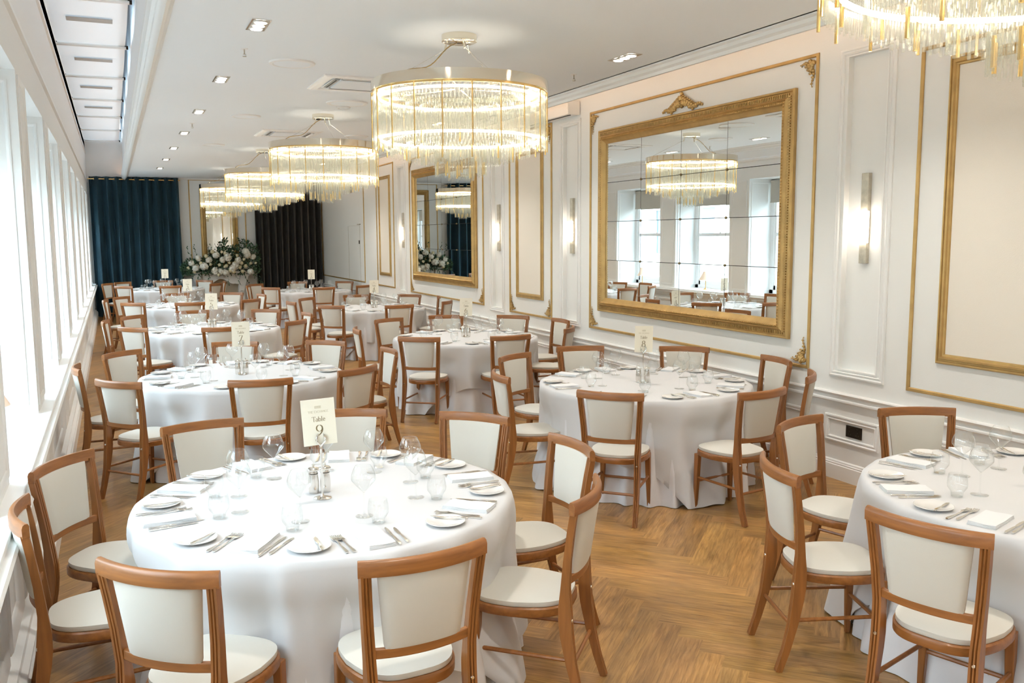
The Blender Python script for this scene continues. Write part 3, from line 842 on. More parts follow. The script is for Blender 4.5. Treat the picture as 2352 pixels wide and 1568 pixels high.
for s in (-1, 1):
    MB().box(-.013, -.009, s * .04 - .010, s * .04 + .010, .012, .030).build('switch', BLACK, so, smooth=0)
    hb = MB()
    for a, c in ((0, .0), (-.012, -.022), (.012, -.022)): hb.box(-.0115, -.0095, s * .04 + a - .003, s * .04 + a + .003, c - .005, c + .005)
    hb.build('pin_holes', DARK, so, smooth=0)
pj = empty('projector_screen_case', (XW - .09, 11.0, 3.46)); tag(pj, 'long white projector screen case under the cornice on the mirror wall', 'projector screen')
prof = [(-.075, -.075), (.075, -.075), (.085, .0), (.075, .075), (-.03, .085), (-.07, .05), (-.085, 0)]
MB().sweep([(0, -1.38, 0), (0, 1.38, 0)], prof, ups=(0, 0, 1)).build('case', WHITEP, pj)
for s in (-1, 1): MB().box(-.082, .082, s * 1.38 - .012, s * 1.38 + .012, -.080, .086).build('end_cap', WHITEP, pj, smooth=0, bevel=.01)
MB().box(-.03, -.015, -1.34, 1.34, -.082, -.074).build('slot', DARK, pj, smooth=0)
MB().box(.085, .09, -.2, .2, -.03, .03).build('bracket', WHITEP, pj, smooth=0)
al = empty('alarm_sounder', (XW, 20.9, 3.07)); tag(al, 'small pale alarm box high on the wall near the black curtain', 'alarm')
MB().box(-.05, 0, -.07, .07, -.10, .0).build('body', SILVERLEAF, al, smooth=0, bevel=.006)
MB().box(-.045, 0, -.05, .05, .03, .11).build('beacon', BLIND, al, smooth=0, bevel=.01)
dr = empty('door_1', (XW, 20.75, 0)); struct(dr)
MB().frame(lambda a, b_, h: (-h, a, b_), -.55, .55, .16, 2.2, [(0, 0), (0, .004), (.004, .004), (.004, 0)]).build('door_gap', SILVERLEAF, dr, smooth=0)
MB().box(-.02, 0, -.515, -.495, 1.78, 1.86).build('door_handle', BLACK, dr, smooth=0)
MB().box(-.025, -.0, -.62, -.38, 2.215, 2.235).build('door_closer', SILVERLEAF, dr, smooth=0)

# ------------------------------------------------------------------ ceiling fittings
def spot(x, y, label, first=[None]):
    if first[0] is None:
        t = empty('triple_downlight'); first[0] = t
        MB().frame(lambda a, b_, h: (a, b_, -h), -.075, .075, -.20, .20, [(0, 0), (0, .006), (.012, .006), (.012, -.0)]).build('trim_ring', STEEL, t, smooth=0)
        MB().box(-.063, .063, -.188, .188, -.004, .002).build('recess_plate', BLIND, t, smooth=0)
        for q in (-1, 0, 1):
            MB().lathe([(.0, -.016), (.045, -.016), (.052, -.004)], 20, (0, q * .118, 0)).build('lamp', SPOT, t)
            MB().lathe([(.046, -.014), (.056, -.012), (.058, -.003)], 20, (0, q * .118, 0)).build('bezel', WHITEP, t)
        tag(t, label, 'ceiling light', 'triple recessed ceiling lights'); o = t
    else: o = copy_tree(first[0])
    o['label'] = label; o.location = (x * KC, y * KC, ZC); o.scale = (KC, KC, KC)
    ld = bpy.data.lights.new('downlight_beam', 'SPOT'); ld.energy = 42; ld.color = (1, .93, .84); ld.spot_size = math.radians(120); ld.spot_blend = .8; ld.shadow_soft_size = .08
    lo = bpy.data.objects.new('downlight_beam', ld); COL.objects.link(lo); lo.parent = o; lo.location = (0, 0, -.03)
    return o
ords = ['nearest', 'second', 'third', 'fourth', 'fifth', 'sixth', 'seventh']
for i, y in enumerate([7.6, 10.3, 13.0, 15.7, 18.4, 21.1, 23.8]):
    spot(1.17, y, 'triple recessed spotlight in the row by the rooflight, %s from the camera' % ords[i])
for i, y in enumerate([7.6, 10.3, 13.0, 15.7, 18.4, 21.1]):
    spot(4.60, y, 'triple recessed spotlight in the row by the mirror wall, %s from the camera' % ords[i])
for y, w_ in ((4.85, 'just out of frame'), (2.1, 'beside the camera'), (-.8, 'just behind the camera'), (-3.6, 'well behind the camera')):  # unseen repeats of both rows, added to brighten the near tables and floor
    for x, s in ((1.17, 'rooflight'), (4.60, 'mirror wall')):
        spot(x, y, 'unseen triple recessed spotlight %s in the row by the %s' % (w_, s))
def cdisc(x, y, r, label, m=WHITEP, h=.02, name='ceiling_speaker', cat='ceiling speaker', grp='round ceiling speakers'):
    t = empty(name, (x * KC, y * KC, ZC)); t.scale = (KC, KC, KC); tag(t, label, cat, grp)
    MB().lathe([(0, -h * .7), (r * .82, -h * .7), (r * .86, -h), (r, -h * .8), (r * 1.02, 0)], 36).build('rim', m, t)
    MB().lathe([(0, -h * .9), (r * .5, -h * .95), (r * .8, -h * .74)], 36).build('grille', CEIL, t)
cdisc(2.84, 11.5, .26, 'large white round ceiling vent between the first two chandeliers', name='round_ceiling_vent', cat='ceiling vent', grp='round ceiling vents')
cdisc(1.71, 9.1, .22, 'flush white ceiling speaker right of the second row spotlight')
cdisc(1.82, 13.25, .20, 'flush white ceiling speaker left of the second chandelier canopy')
cdisc(1.80, 17.5, .20, 'flush white ceiling speaker left of the third chandelier canopy')
cdisc(3.9, 9.6, .20, 'flush white ceiling speaker between chandelier and mirror wall')
cdisc(3.9, 15.2, .20, 'flush white ceiling speaker beyond the projector screen case')
cdisc(2.86, 12.05 - .28, .09, 'small bluish-white smoke detector just before the second chandelier canopy', h=.04, name='smoke_detector', cat='smoke detector', grp=None)
for x, y, l in ((1.19, 8.6, 'small ceiling sprinkler between the first two spotlights by the rooflight'), (4.58, 8.6, 'small ceiling sprinkler in the spotlight row by the mirror wall'), (1.19, 14.4, 'small ceiling sprinkler beyond the third spotlight by the rooflight')):
    t = empty('sprinkler', (x * KC, y * KC, ZC)); t.scale = (KC, KC, KC); tag(t, l, 'sprinkler', 'ceiling sprinklers')
    MB().lathe([(0, -.006), (.03, -.006), (.035, 0)], 16).build('flange', WHITEP, t)
    MB().lathe([(.006, 0), (.006, -.045), (.014, -.05), (.0, -.052)], 10).build('nozzle', SILVERLEAF, t)
    MB().lathe([(0, -.072), (.018, -.07), (.018, -.067), (0, -.067)], 12).build('deflector', SILVERLEAF, t)
    MB().tube([(.012, 0, -.045), (.013, 0, -.068)], .002, 5).build('frame_arm', SILVERLEAF, t)
def cassette(x, y, label):
    t = empty('air_vent', (x * KC, y * KC, ZC)); t.scale = (KC, KC, KC); tag(t, label, 'air conditioning vent', 'square ceiling air vents')
    MB().frame(lambda a, b_, h: (a, b_, -h), -.48, .48, -.48, .48, [(0, 0), (.0, .012), (.03, .022), (.10, .022), (.105, .0)]).build('panel', WHITEP, t, smooth=0)
    MB().box(-.26, .26, -.26, .26, -.028, .0).build('grille', CEIL, t, smooth=0, bevel=.004)
    for a, rz in ((0, 0), (1, PI / 2), (2, PI), (3, 3 * PI / 2)):
        d = Matrix.Rotation(rz, 3, 'Z')
        o = MB().obox(d @ Vector((0, .34, -.014)), d @ Vector((.26, 0, 0)), d @ Vector((0, .022, -.012)), d @ Vector((0, .002, .003))).build('louvre', WHITEP, t, smooth=0)
        MB().obox(d @ Vector((0, .31, -.020)), d @ Vector((.25, 0, 0)), d @ Vector((0, .010, 0)), (0, 0, .003)).build('slot', DARK, t, smooth=0)
        MB().obox(d @ Vector((0, .305, -.016)), d @ Vector((.26, 0, 0)), d @ Vector((0, .028, 0)), (0, 0, .005)).build('slot_frame', GREY, t, smooth=0)
cassette(2.62, 10.05, 'white square air conditioning vent beside the nearest whole chandelier')
cassette(2.75, 15.2, 'white square air conditioning vent beyond the second chandelier canopy')

# ------------------------------------------------------------------ chandeliers
def chandelier_proto():
    t = empty('chandelier')
    MB().lathe([(0, 0), (.15, 0), (.15, -.055), (.14, -.06), (0, -.06)], 40).build('canopy', NICKEL, t)
    RR = .745; zt, zb = -.40, -.485
    MB().lathe([(RR, zt), (RR + .012, zt), (RR + .012, zb), (RR, zb), (RR, zt)], 96).build('band', NICKEL, t, smooth=30)
    MB().lathe([(.60, zt - .035), (RR, zt - .035), (RR, zt - .03), (.60, zt - .03), (.60, zt - .035)], 64).build('uplight_baffle', NICKEL, t)  # ring added to block part of the upward LED light
    for i in range(6):
        a = PI * i / 3; c_, s_ = math.cos(a), math.sin(a)
        MB().tube([(.05 * c_, .05 * s_, zt - .04), (RR * c_, RR * s_, zt - .04)], .008, 6).build('spoke', NICKEL, t)
    MB().lathe([(RR - .03, zb), (RR + .004, zb), (RR + .004, zb - .018), (RR - .03, zb - .018), (RR - .03, zb)], 96).build('hanging_rail', GOLDP, t)
    for i in range(3):
        a = 2 * PI * i / 3 + .5
        MB().tube([(.11 * math.cos(a), .11 * math.sin(a), -.06), (.13 * math.cos(a), .13 * math.sin(a), -.13)], .009, 8).build('cable_grip', NICKEL, t)
        MB().tube([(.13 * math.cos(a), .13 * math.sin(a), -.12), (.70 * math.cos(a), .70 * math.sin(a), zt)], .0022, 5).build('suspension_cable', STEEL, t)
    pts = []
    for i in range(15):
        u = i / 14; pts.append((-.02 - .55 * u, -.10 * math.sin(u * PI) , -.06 - (.34) * (u ** .8) + .03 * math.sin(u * 9)))
    MB().tube(pts, .005, 6).build('power_cable', BRASSD, t)
    for z, r in ((zb - .045, .69), (-.875, .69)):
        MB().lathe([(r - .004, z - .010), (r + .004, z - .010), (r + .004, z + .010), (r - .004, z + .010), (r - .004, z - .010)], 64).build('led_ring', LED, t)
    # rods
    def rodmb(L, r=.0062, n=6):
        return MB().lathe([(0, 0), (r, -.002), (r, -L), (0, -L - .002)], n)
    NO = 300; LO = .445
    rod = rodmb(LO).build('glass_rod', ROD, t)
    face = math.atan2(-7, -2.8)
    order = sorted(range(NO), key=lambda i: abs((2 * PI * i / NO - face + PI) % (2 * PI) - PI))
    near = set(order[:100])
    first = True; rest = MB()
    for i in range(NO):
        a = 2 * PI * i / NO; jz = -.012 * (i % 3)
        p = ((RR - .012) * math.cos(a), (RR - .012) * math.sin(a), zb - .012 + jz)
        if i in near:
            o = rod if first else rod.copy()
            if not first: COL.objects.link(o); o.parent = t
            first = False; o.location = p
        else:
            k = MB().lathe([(0, 0), (.0062, -.002), (.0062, -LO), (0, -LO - .002)], 5, p); rest.add(k.v, k.f)
    for r, N, L, z0 in ((.60, 110, .50, zb - .03), (.46, 90, .54, zb - .03), (.34, 66, .57, zb - .03), (.22, 50, .66, zb - .03), (.11, 22, .70, zb - .03)):
        for i in range(N):
            a = 2 * PI * i / N
            k = MB().lathe([(0, 0), (.0062, -.002), (.0062, -L), (0, -L - .002)], 5, (r * math.cos(a), r * math.sin(a), z0 - .01 * (i % 2))); rest.add(k.v, k.f)
    q = rest.build('glass_rods', ROD, t); q['kind'] = 'stuff'
    g = MB().lathe([(0, 0), (.0062, 0), (.0062, -.50), (0, -.50)], 8).build('brass_rod', GOLDP, t)
    gs = MB().lathe([(0, 0), (.0075, 0), (.0075, -.10), (0, -.10)], 8).build('short_brass_rod', GOLDP, t)
    for i in range(20):
        a = 2 * PI * i / 20 + .08
        o = g if i == 0 else g.copy()
        if i: COL.objects.link(o); o.parent = t
        o.location = ((RR + .008) * math.cos(a), (RR + .008) * math.sin(a), zb - .01)
    js = 0
    for r, N, z0 in ((.70, 14, -.86), (.47, 12, -.96), (.21, 10, -1.07), (.10, 5, -1.10)):
        for i in range(N):
            a = 2 * PI * i / N + r * 3
            o = gs if js == 0 else gs.copy()
            if js: COL.objects.link(o); o.parent = t
            js += 1; o.location = (r * math.cos(a), r * math.sin(a), z0)
    return t
BRASSD = mat('brass_cable', (0.30, 0.22, 0.10), 0.4, 0.5)
ch0 = chandelier_proto()
lab = ['large round crystal-rod chandelier cut off at the top right corner', 'large round crystal-rod chandelier nearest that shows whole', 'second whole crystal-rod chandelier, left behind the nearest whole one', 'third whole crystal-rod chandelier down the room', 'farthest crystal-rod chandelier in front of the far gilt mirror', 'unseen crystal-rod chandelier added behind the camera']
for i, y in enumerate([1.94, 7.34, 12.74, 18.14, 23.54, -3.46]):  # the last is an unseen repeat, added to light camera-facing sides
    o = place(ch0, i == 0, (2.80 * KC, y * KC, ZC), 0, lab[i], 'crystal rod chandeliers', 'chandelier')
    o.scale = (KC, KC, KC)

# ------------------------------------------------------------------ sill lamps
lp = empty('table_lamp')
MB().lathe([(0, 0), (.05, 0), (.05, .012), (.03, .022), (.012, .03), (.008, .05), (.008, .26), (0, .26)], 20).build('base', GOLDP, lp)
MB().lathe([(.135, .20), (.045, .37), (.042, .37), (.132, .20), (.135, .20)], 32).build('lamp_shade', SHADE, lp)
lcount = 0
lw_ = ['behind the camera', 'second behind the camera', 'third behind the camera', 'fourth behind the camera', 'just behind the camera', 'level with the camera', 'in the nearest window', 'in the second window', 'in the third window', 'in the fourth window', 'in the fifth window', 'in the sixth window', 'in the seventh window', 'in the eighth window', 'in the ninth window']
for i in range(len(EDGES) - 1):
    yc = (EDGES[i][1] + EDGES[i + 1][0]) / 2 + .12
    place(lp, lcount == 0, (-.70, yc, ZS), 0, 'small table lamp with pink-cream cone shade on the sill ' + lw_[min(i + 1, len(lw_) - 1)], 'cone-shade lamps on the window sill', 'table lamp')
    lcount += 1

# ------------------------------------------------------------------ banquet chair
def chair_proto():
    t = empty('banquet_chair')
    # grooved stile / rear leg in one piece
    gw = .0032
    def stprof(w, d):
        a, b_ = w / 2, d / 2
        p = [(-a, -b_)]
        for c in (-a * .33, a * .33): p += [(c - gw, -b_), (c, -b_ + .005), (c + gw, -b_)]
        p += [(a, -b_), (a, b_)]
        for c in (a * .33, -a * .33): p += [(c + gw, b_), (c, b_ - .005), (c - gw, b_)]
        p += [(-a, b_)]
        return p
    P = stprof(.036, .030)
    for s in (-1, 1):
        zs = [0, .10, .22, .34, .40, .46, .54, .66, .78, .865]
        ys = [-.308, -.276, -.247, -.228, -.222, -.220, -.222, -.232, -.248, -.262]
        xs = [.188, .188, .186, .184, .183, .183, .186, .194, .203, .209]
        ks = [(.85, .95), (.9, 1.05), (.95, 1.3), (1, 1.7), (1, 1.8), (1, 1.7), (1, 1.2), (1, 1), (1, .95), (1, .9)]
        MB().sweep([(s * xs[i], ys[i], zs[i]) for i in range(10)], P, ups=(0, 1, 0), scale=ks).build('leg', WOODZ, t, smooth=50)
        fl = [(s * .165, .165, .405), (s * .168, .168, .25), (s * .176, .172, 0)]
        MB().sweep(fl, [(-.019, -.019), (.019, -.019), (.019, .019), (-.019, .019)], ups=(0, 1, 0), scale=[1, .9, .62]).build('leg', WOODZ, t, smooth=30, bevel=.004)
        bo = MB().lathe([(0, .004), (.006, .003), (.0075, 0), (0, 0)], 12, (0, 0, 0)).build('bolt', STEEL, t)
        bo.rotation_euler = (PI / 2, 0, 0); bo.location = (s * .183, -.248, .405)
        MB().tube([(s * .182, -.24, .235), (s * .170, .168, .235)], .0095, 8).build('stretcher', WOODX, t)
    MB().tube([(-.18, -.246, .205), (.18, -.246, .205)], .0095, 8).build('stretcher', WOODX, t)
    MB().tube([(-.168, .168, .205), (.168, .168, .205)], .0095, 8).build('stretcher', WOODX, t)
    # seat outline
    def outline(k=0.0, n=44):
        o = []
        for i in range(n):
            a = 2 * PI * i / n; c, s_ = math.cos(a), math.sin(a)
            e = .62
            x = math.copysign(abs(c) ** e, c); y = math.copysign(abs(s_) ** e, s_)
            wx = (.205 if y > 0 else .205 - .035 * (-y)) + k
            o.append((x * wx, .0 + y * (.215 + k) , 0))
        return o
    def slab(z0, z1, k0, k1, dome=0, rings=1, n=44):
        m = MB(); lv = [(z0, k0), (z0 + .004, k0 + .003), (z1 - .006, k0 + .003), (z1, k1)]
        for z, k in lv: m.v += [(x, y, z) for x, y, _ in outline(k, n)]
        for q in range(3):
            for i in range(n):
                j = (i + 1) % n; m.f.append((q * n + i, q * n + j, (q + 1) * n + j, (q + 1) * n + i))
        m.f.append(tuple(range(n))[::-1])
        L = 3
        if dome:
            for r_, zz in ((.8, .55), (.5, .85), (.2, 1)):
                m.v += [(x * r_, y * r_, z1 + dome * zz) for x, y, _ in outline(k1, n)]
                for i in range(n):
                    j = (i + 1) % n; m.f.append((L * n + i, L * n + j, (L + 1) * n + j, (L + 1) * n + i))
                L += 1
        m.f.append(tuple(L * n + i for i in range(n)))
        return m
    slab(.398, .438, -.004, -.006).build('seat_frame', WOODX, t, smooth=40)
    slab(.438, .466, -.012, -.030, dome=.012).build('seat_pad', CREAM, t, smooth=70)
    # back: curved rails and pad
    def curve(hw, yend, sag, z, n=13):
        return [(hw * (2 * i / (n - 1) - 1), yend - sag * (1 - (2 * i / (n - 1) - 1) ** 2), z) for i in range(n)]
    top = [(-.013, -.026), (.013, -.026), (.014, .010), (.010, .022), (.002, .028), (-.008, .027), (-.013, .018)]
    MB().sweep(curve(.230, -.256, .050, .882), top, ups=(0, 0, 1)).build('top_rail', WOODX, t, smooth=50)
    MB().sweep(curve(.185, -.222, .036, .570), [(-.010, -.017), (.010, -.017), (.010, .017), (-.010, .017)], ups=(0, 0, 1)).build('back_rail', WOODX, t, smooth=40, bevel=.003)
    m = MB(); n = 13; lv = [(.585, .136, -.222, .034), (.60, .140, -.223, .035), (.72, .153, -.236, .040), (.84, .166, -.250, .046), (.860, .167, -.253, .047)]
    for side in (1, -1):
        for z, hw, ye, sg in lv:
            for i in range(n):
                u = 2 * i / (n - 1) - 1
                edge = (1 - abs(u) ** 8)
                y = ye - sg * (1 - (u * hw / .20) ** 2) + side * (.006 + .010 * edge * (1 if .59 < z < .855 else .6))
                m.v.append((hw * u, y, z))
    nl = len(lv)
    for sd in (0, 1):
        for k in range(nl - 1):
            for i in range(n - 1):
                a = sd * nl * n + k * n + i; m.f.append((a, a + 1, a + n + 1, a + n))
    for k in range(nl - 1):
        for i in (0, n - 1):
            a = k * n + i; b2 = nl * n + a; m.f.append((a, a + n, b2 + n, b2))
    for k in (0, nl - 1):
        for i in range(n - 1):
            a = k * n + i; b2 = nl * n + a; m.f.append((a, a + 1, b2 + 1, b2))
    m.build('back_pad', CREAM, t, smooth=60)
    return t
CHAIR = chair_proto()

TABLES = {
 'T9': dict(c=(.845, 3.98), num='9', corner=-40, name='window table 9', ch=[(0.245, 3.173, 49.4, -127), (0.874, 3.001, 95.0, -88), (1.547, 3.333, 138.8, -43), (1.819, 3.926, 180.5, -3), (1.693, 4.613, -139.0, 37), (1.17, 4.985, -108.0, 72), (0.467, 4.976, -78.9, 109), (-0.049, 4.482, -32.3, 151), (-0.105, 3.854, 3.7, -172)]),
 'T8': dict(c=(3.86, 6.03), num='8', corner=-93, name='wall table 8', ch=[(3.184, 5.281, 44.2, -133), (3.915, 4.97, 99.0, -86), (4.842, 5.955, 170.8, -5), (4.572, 5.334, 135.7, -45), (4.669, 6.671, -129.2, 41), (3.923, 7.086, -104.2, 85), (3.317, 6.849, -60.8, 123), (2.919, 6.128, -8.6, 174)]),
 'T10': dict(c=(3.91, 2.60), num='10', corner=-140, name='the right-edge table', ch=[(2.924, 2.34, 17.4, -163), (2.983, 3.042, -20.7, 156), (3.584, 3.598, -72.5, 108), (4.251, 3.561, -114.5, 68)], extra=[23, -22]),
 'T7': dict(c=(.975, 7.90), num='7', corner=-75, name='window table 7', ch=[(0.18, 7.256, 41.5, -139), (0.984, 6.947, 82.2, -91), (1.599, 7.166, 124.6, -52), (2.037, 7.945, -178.7, 0), (1.734, 8.688, -133.0, 45), (0.978, 8.946, -109.9, 86), (0.213, 8.683, -45.9, 136), (-0.042, 8.025, 2.1, 177)]),
 'T6': dict(c=(3.74, 9.70), num='6', corner=-150, name='wall table 6', ch=[(3.028, 9.008, 52.8, -133), (3.792, 8.778, 88.8, -89), (3.272, 10.697, -66.9, 117), (2.772, 9.912, -8.7, 171), (3.912, 10.805, -106.5, 80), (4.566, 10.443, -137.2, 41), (4.814, 9.866, -179.5, 5), (4.521, 9.135, 140.6, -39)]),
 'R3': dict(c=(3.93, 14.4), num='4', corner=-60, name='the third wall table', ch=[(3.182, 13.674, 46.7, -135), (3.956, 13.351, 90.9, -89), (3.18, 15.154, -45.2, 135), (2.859, 14.651, 8.1, 171), (3.944, 15.463, -91.5, 89), (4.659, 15.14, -130.7, 46), (4.985, 14.505, -164.9, 8), (4.718, 13.748, 140.4, -40)]),
 'L3': dict(c=(1.14, 12.1), num='5', corner=-50, name='the third window table', ch=[(0.359, 11.454, 42.2, -139), (1.132, 11.098, 88.3, -92), (1.874, 11.461, 136.0, -44), (2.135, 12.245, -174.4, 6), (1.83, 12.974, -126.1, 51), (1.029, 13.196, -83.5, 97), (0.394, 12.761, -38.5, 141), (0.136, 12.266, -6.4, 174)]),
 'L4': dict(c=(1.17, 16.5), num='3', corner=-95, name='the fourth window table', ch=[(0.416, 15.78, 51.8, -135), (1.114, 15.454, 85.9, -94), (1.929, 15.738, 130.5, -47), (2.195, 16.695, -169.0, 11), (1.881, 17.313, -121.0, 51), (1.075, 17.54, -85.1, 96), (0.308, 17.086, -36.2, 146), (0.108, 16.444, -6.5, -179)]),
 'L5': dict(c=(1.08, 22.0), num='1', corner=-70, name='the farthest window table', ch=[(0.339, 21.241, 50.7, -133), (1.101, 20.945, 91.1, -89), (1.082, 23.045, -90.6, 90), (1.845, 22.713, -128.0, 45), (1.90, 21.35, 140, -38), (2.12, 22.10, 179, 5), (0.334, 22.759, -53.3, 133), (0.072, 22.346, -30.1, 159)]),
 'R4': dict(c=(3.98, 19.75), num='2', corner=-40, name='the farthest wall table', ch=[(3.149, 19.115, 44.3, -141), (3.97, 18.691, 87.8, -91), (3.06, 20.284, -48.8, 146), (2.907, 19.874, -16.1, 172), (3.913, 20.795, -89.0, 93), (4.754, 20.454, -130.3, 44), (4.781, 19.051, 120.3, -45)]),
}
def seat_words(pols):
    """unique position words for the seats of one table"""
    base_ = [(-90, 'camera-side'), (-45, 'near right'), (0, 'right-hand'), (45, 'far right'), (90, 'far-side'), (135, 'far left'), (180, 'left-hand'), (-135, 'near left')]
    out = []
    for p in pols:
        out.append(min(base_, key=lambda q: abs((p - q[0] + 180) % 360 - 180))[1])
    for w_ in set(out):
        idx = [i for i, x in enumerate(out) if x == w_]
        if len(idx) > 1:
            idx.sort(key=lambda i: math.cos(math.radians(pols[i])))
            lr = abs(math.cos(math.radians(pols[idx[0]])) - math.cos(math.radians(pols[idx[-1]]))) > abs(math.sin(math.radians(pols[idx[0]])) - math.sin(math.radians(pols[idx[-1]])))
            if not lr: idx.sort(key=lambda i: math.sin(math.radians(pols[i])))
            nm = ('leftmost', 'rightmost') if lr else ('nearer', 'farther')
            out[idx[0]] = nm[0] + ' ' + w_; out[idx[-1]] = nm[1] + ' ' + w_
    return out

ZT = .77
# ------------------------------------------------------------------ tables and cloths
def angd(a, b): return (a - b + PI) % (2 * PI) - PI
def cloth(c, chairs, corner, seed, over):
    rnd = random.Random(seed); N = 360; K = 16
    corner = math.radians(corner); ph = [rnd.uniform(0, 6) for _ in range(5)]
    nf = 13 + seed % 4
    R0 = .815 + (.008 if over else 0)
    ridges = []; t_ = rnd.uniform(0, .3)
    while t_ < 2 * PI - .12:
        ridges.append((t_, rnd.uniform(.055, .10) * (1 if over else .75), rnd.uniform(.5, 1.25))); t_ += rnd.uniform(.24, .52) * (1 if over else .62)
    def wave(a):
        return sum(h_ * math.exp(-(angd(a, c_) / w_) ** 2) for c_, w_, h_ in ridges if abs(angd(a, c_)) < .45) - .25
    pol = [math.atan2(y - c[1], x - c[0]) for x, y, _, _ in chairs]
    W_ = [wave(2 * PI * i / N) for i in range(N)]
    vs = []; fs = []
    # top
    rings = [0.0, .35, .70, .785]
    zt = ZT + (.003 if over else 0)
    if over:
        vs.append((0, 0, zt)); 
    off = len(vs)
    prof0 = [.35, .70, .79, R0 - .006] if over else [R0 - .006]
    for q, r in enumerate(prof0):
        for i in range(N):
            a = 2 * PI * i / N; vs.append((r * math.cos(a), r * math.sin(a), zt - (.002 if q == len(prof0) - 1 else 0)))
    if over:
        for i in range(N): fs.append((0, off + i, off + (i + 1) % N))
    for k in range(K + 1):
        for i in range(N):
            a = 2 * PI * i / N
            if over:
                f = max(abs(math.cos(a - corner - PI / 4)), abs(math.sin(a - corner - PI / 4)))
                Lm = min(1.265 / f - .80, .762)
                Lm += .012 * math.sin(nf * a)
                Lm = min(Lm, ZT - .012)
            else: Lm = ZT - .012
            d = Lm * (k / K) + .008
            t = d / .77
            A = (.060 if not over else .085) * t ** .6
            rr = R0 + .006 * math.sin(min(1, d / .02) * PI / 2) + .035 * t
            wv = W_[i]; rr += A * wv
            if over:   # extra cone folds at the corners
                da = min(abs(angd(a, corner + j * PI / 2)) for j in range(4))
                rr += .10 * t * math.exp(-(da / .16) ** 2)
                rr += .018
            # seats press the cloth in
            for p in pol:
                da = angd(a, p) * .82
                g = math.exp(-(da / .24) ** 4)
                hz = 1 / (1 + math.exp(-(d - .16) / .03)) * (1 - .8 / (1 + math.exp(-(d - .50) / .05)))
                rr -= g * hz * (.060 + .45 * A * max(0, wv) + (.05 * t if over else .035 * t))
            vs.append((rr * math.cos(a), rr * math.sin(a), zt - d))
    nr = len(prof0) + K + 1
    for k in range(nr - 1):
        for i in range(N):
            j = (i + 1) % N; fs.append((off + k * N + i, off + k * N + j, off + (k + 1) * N + j, off + (k + 1) * N + i))
    if over:   # hem thickness
        last = off + (nr - 1) * N; b_ = len(vs)
        for i in range(N):
            x, y, z = vs[last + i]; r = math.hypot(x, y); vs.append((x * (r - .004) / r, y * (r - .004) / r, z + .0005))
        for i in range(N):
            j = (i + 1) % N; fs.append((last + i, last + j, b_ + j, b_ + i))
    return MB().add(vs, fs)
TT = None
first_table = True
for ti, (key, T) in enumerate(TABLES.items()):
    cx, cy = T['c']; nm = T['name']
    if TT is None:
        TT = empty('round_table'); 
        MB().lathe([(0, .735), (.79, .735), (.80, .745), (.80, .762), (0, .762)], 48).build('tabletop', WOODX, TT)
        for s in (-1, 1):
            for q in (-1, 1):
                MB().tube([(s * .42, q * .30, .735), (s * .46, q * .34, 0)], .016, 8).build('leg', STEEL, TT)
        TT['category'] = 'table'
        o = TT
    else: o = copy_tree(TT)
    o.location = (cx, cy, 0); o['label'] = 'round banquet table hidden under white cloths, ' + nm; o['category'] = 'table'; o['group'] = 'round banquet tables'
    u = cloth((cx, cy), T['ch'], T['corner'], ti * 3 + 1, False).build('table_skirt', CLOTH2, smooth=85)
    u.location = (cx, cy, 0); tag(u, 'floor-length white under-cloth gathered around ' + nm, 'tablecloth', 'white under-cloths')
    u = cloth((cx, cy), T['ch'], T['corner'], ti * 3 + 1, True).build('tablecloth', CLOTH, smooth=85)
    u.location = (cx, cy, 0); tag(u, 'white square top cloth with hanging corners on ' + nm, 'tablecloth', 'white top cloths')

cn = 0
for key, T in TABLES.items():
    words = seat_words([c[3] for c in T['ch']])
    for (x, y, hd, pol), wd in zip(T['ch'], words):
        place(CHAIR, cn == 0, (x, y, 0), math.radians(hd) - PI / 2, 'brown wooden chair with cream pads, %s seat of %s' % (wd, T['name']), 'banquet chairs around the round tables', 'chair')
        cn += 1

# ------------------------------------------------------------------ tableware prototypes
def silver(name): return empty(name)
def knife_proto(name='dinner_knife', L=.225):
    t = empty(name)
    MB().sweep([(0, -L / 2, .004), (0, -L / 2 + .012, .0045), (0, -.03, .004), (0, .0, .0035)], [(-.0055, -.0035), (.0055, -.0035), (.0055, .0035), (-.0055, .0035)], ups=(0, 0, 1), scale=[.75, 1.05, .9, .7]).build('handle', STEEL, t, bevel=.001)
    m = MB(); pts = [(-.004, 0), (-.008, .02), (-.0095, .06), (-.006, L / 2 - .012), (.001, L / 2), (.005, L / 2 - .02), (.0045, .03), (.004, 0)]
    n = len(pts)
    m.v = [(x, y, .0022) for x, y in pts] + [(x, y, .0040) for x, y in pts]
    m.f = [tuple(range(n))[::-1], tuple(range(n, 2 * n))] + [(i, (i + 1) % n, n + (i + 1) % n, n + i) for i in range(n)]
    m.build('blade', STEEL, t, smooth=0)
    return t
def fork_proto(L=.205):
    t = empty('dinner_fork')
    m = MB().sweep([(0, -L / 2, .004), (0, -L / 2 + .015, .004), (0, -.02, .0035), (0, .02, .006), (0, .045, .007)], [(-.0055, -.0025), (.0055, -.0025), (.0055, .0025), (-.0055, .0025)], ups=(0, 0, 1), scale=[.9, 1.2, .6, .45, 1.0])
    m.build('handle', STEEL, t)
    m = MB().obox((0, .052, .0065), (.011, 0, 0), (0, .009, -.001), (0, 0, .001))
    for i in range(4):
        x = -.0096 + i * .0064
        m.sweep([(x, .060, .0055), (x, .085, .003), (x, L / 2, .0065)], [(-.0014, -.001), (.0014, -.001), (.0014, .001), (-.0014, .001)], ups=(0, 0, 1))
    m.build('tines', STEEL, t)
    return t
KN = knife_proto(); SK = knife_proto('starter_knife', .195); BK = knife_proto('butter_knife', .165); FK = fork_proto()
PL = empty('side_plate')
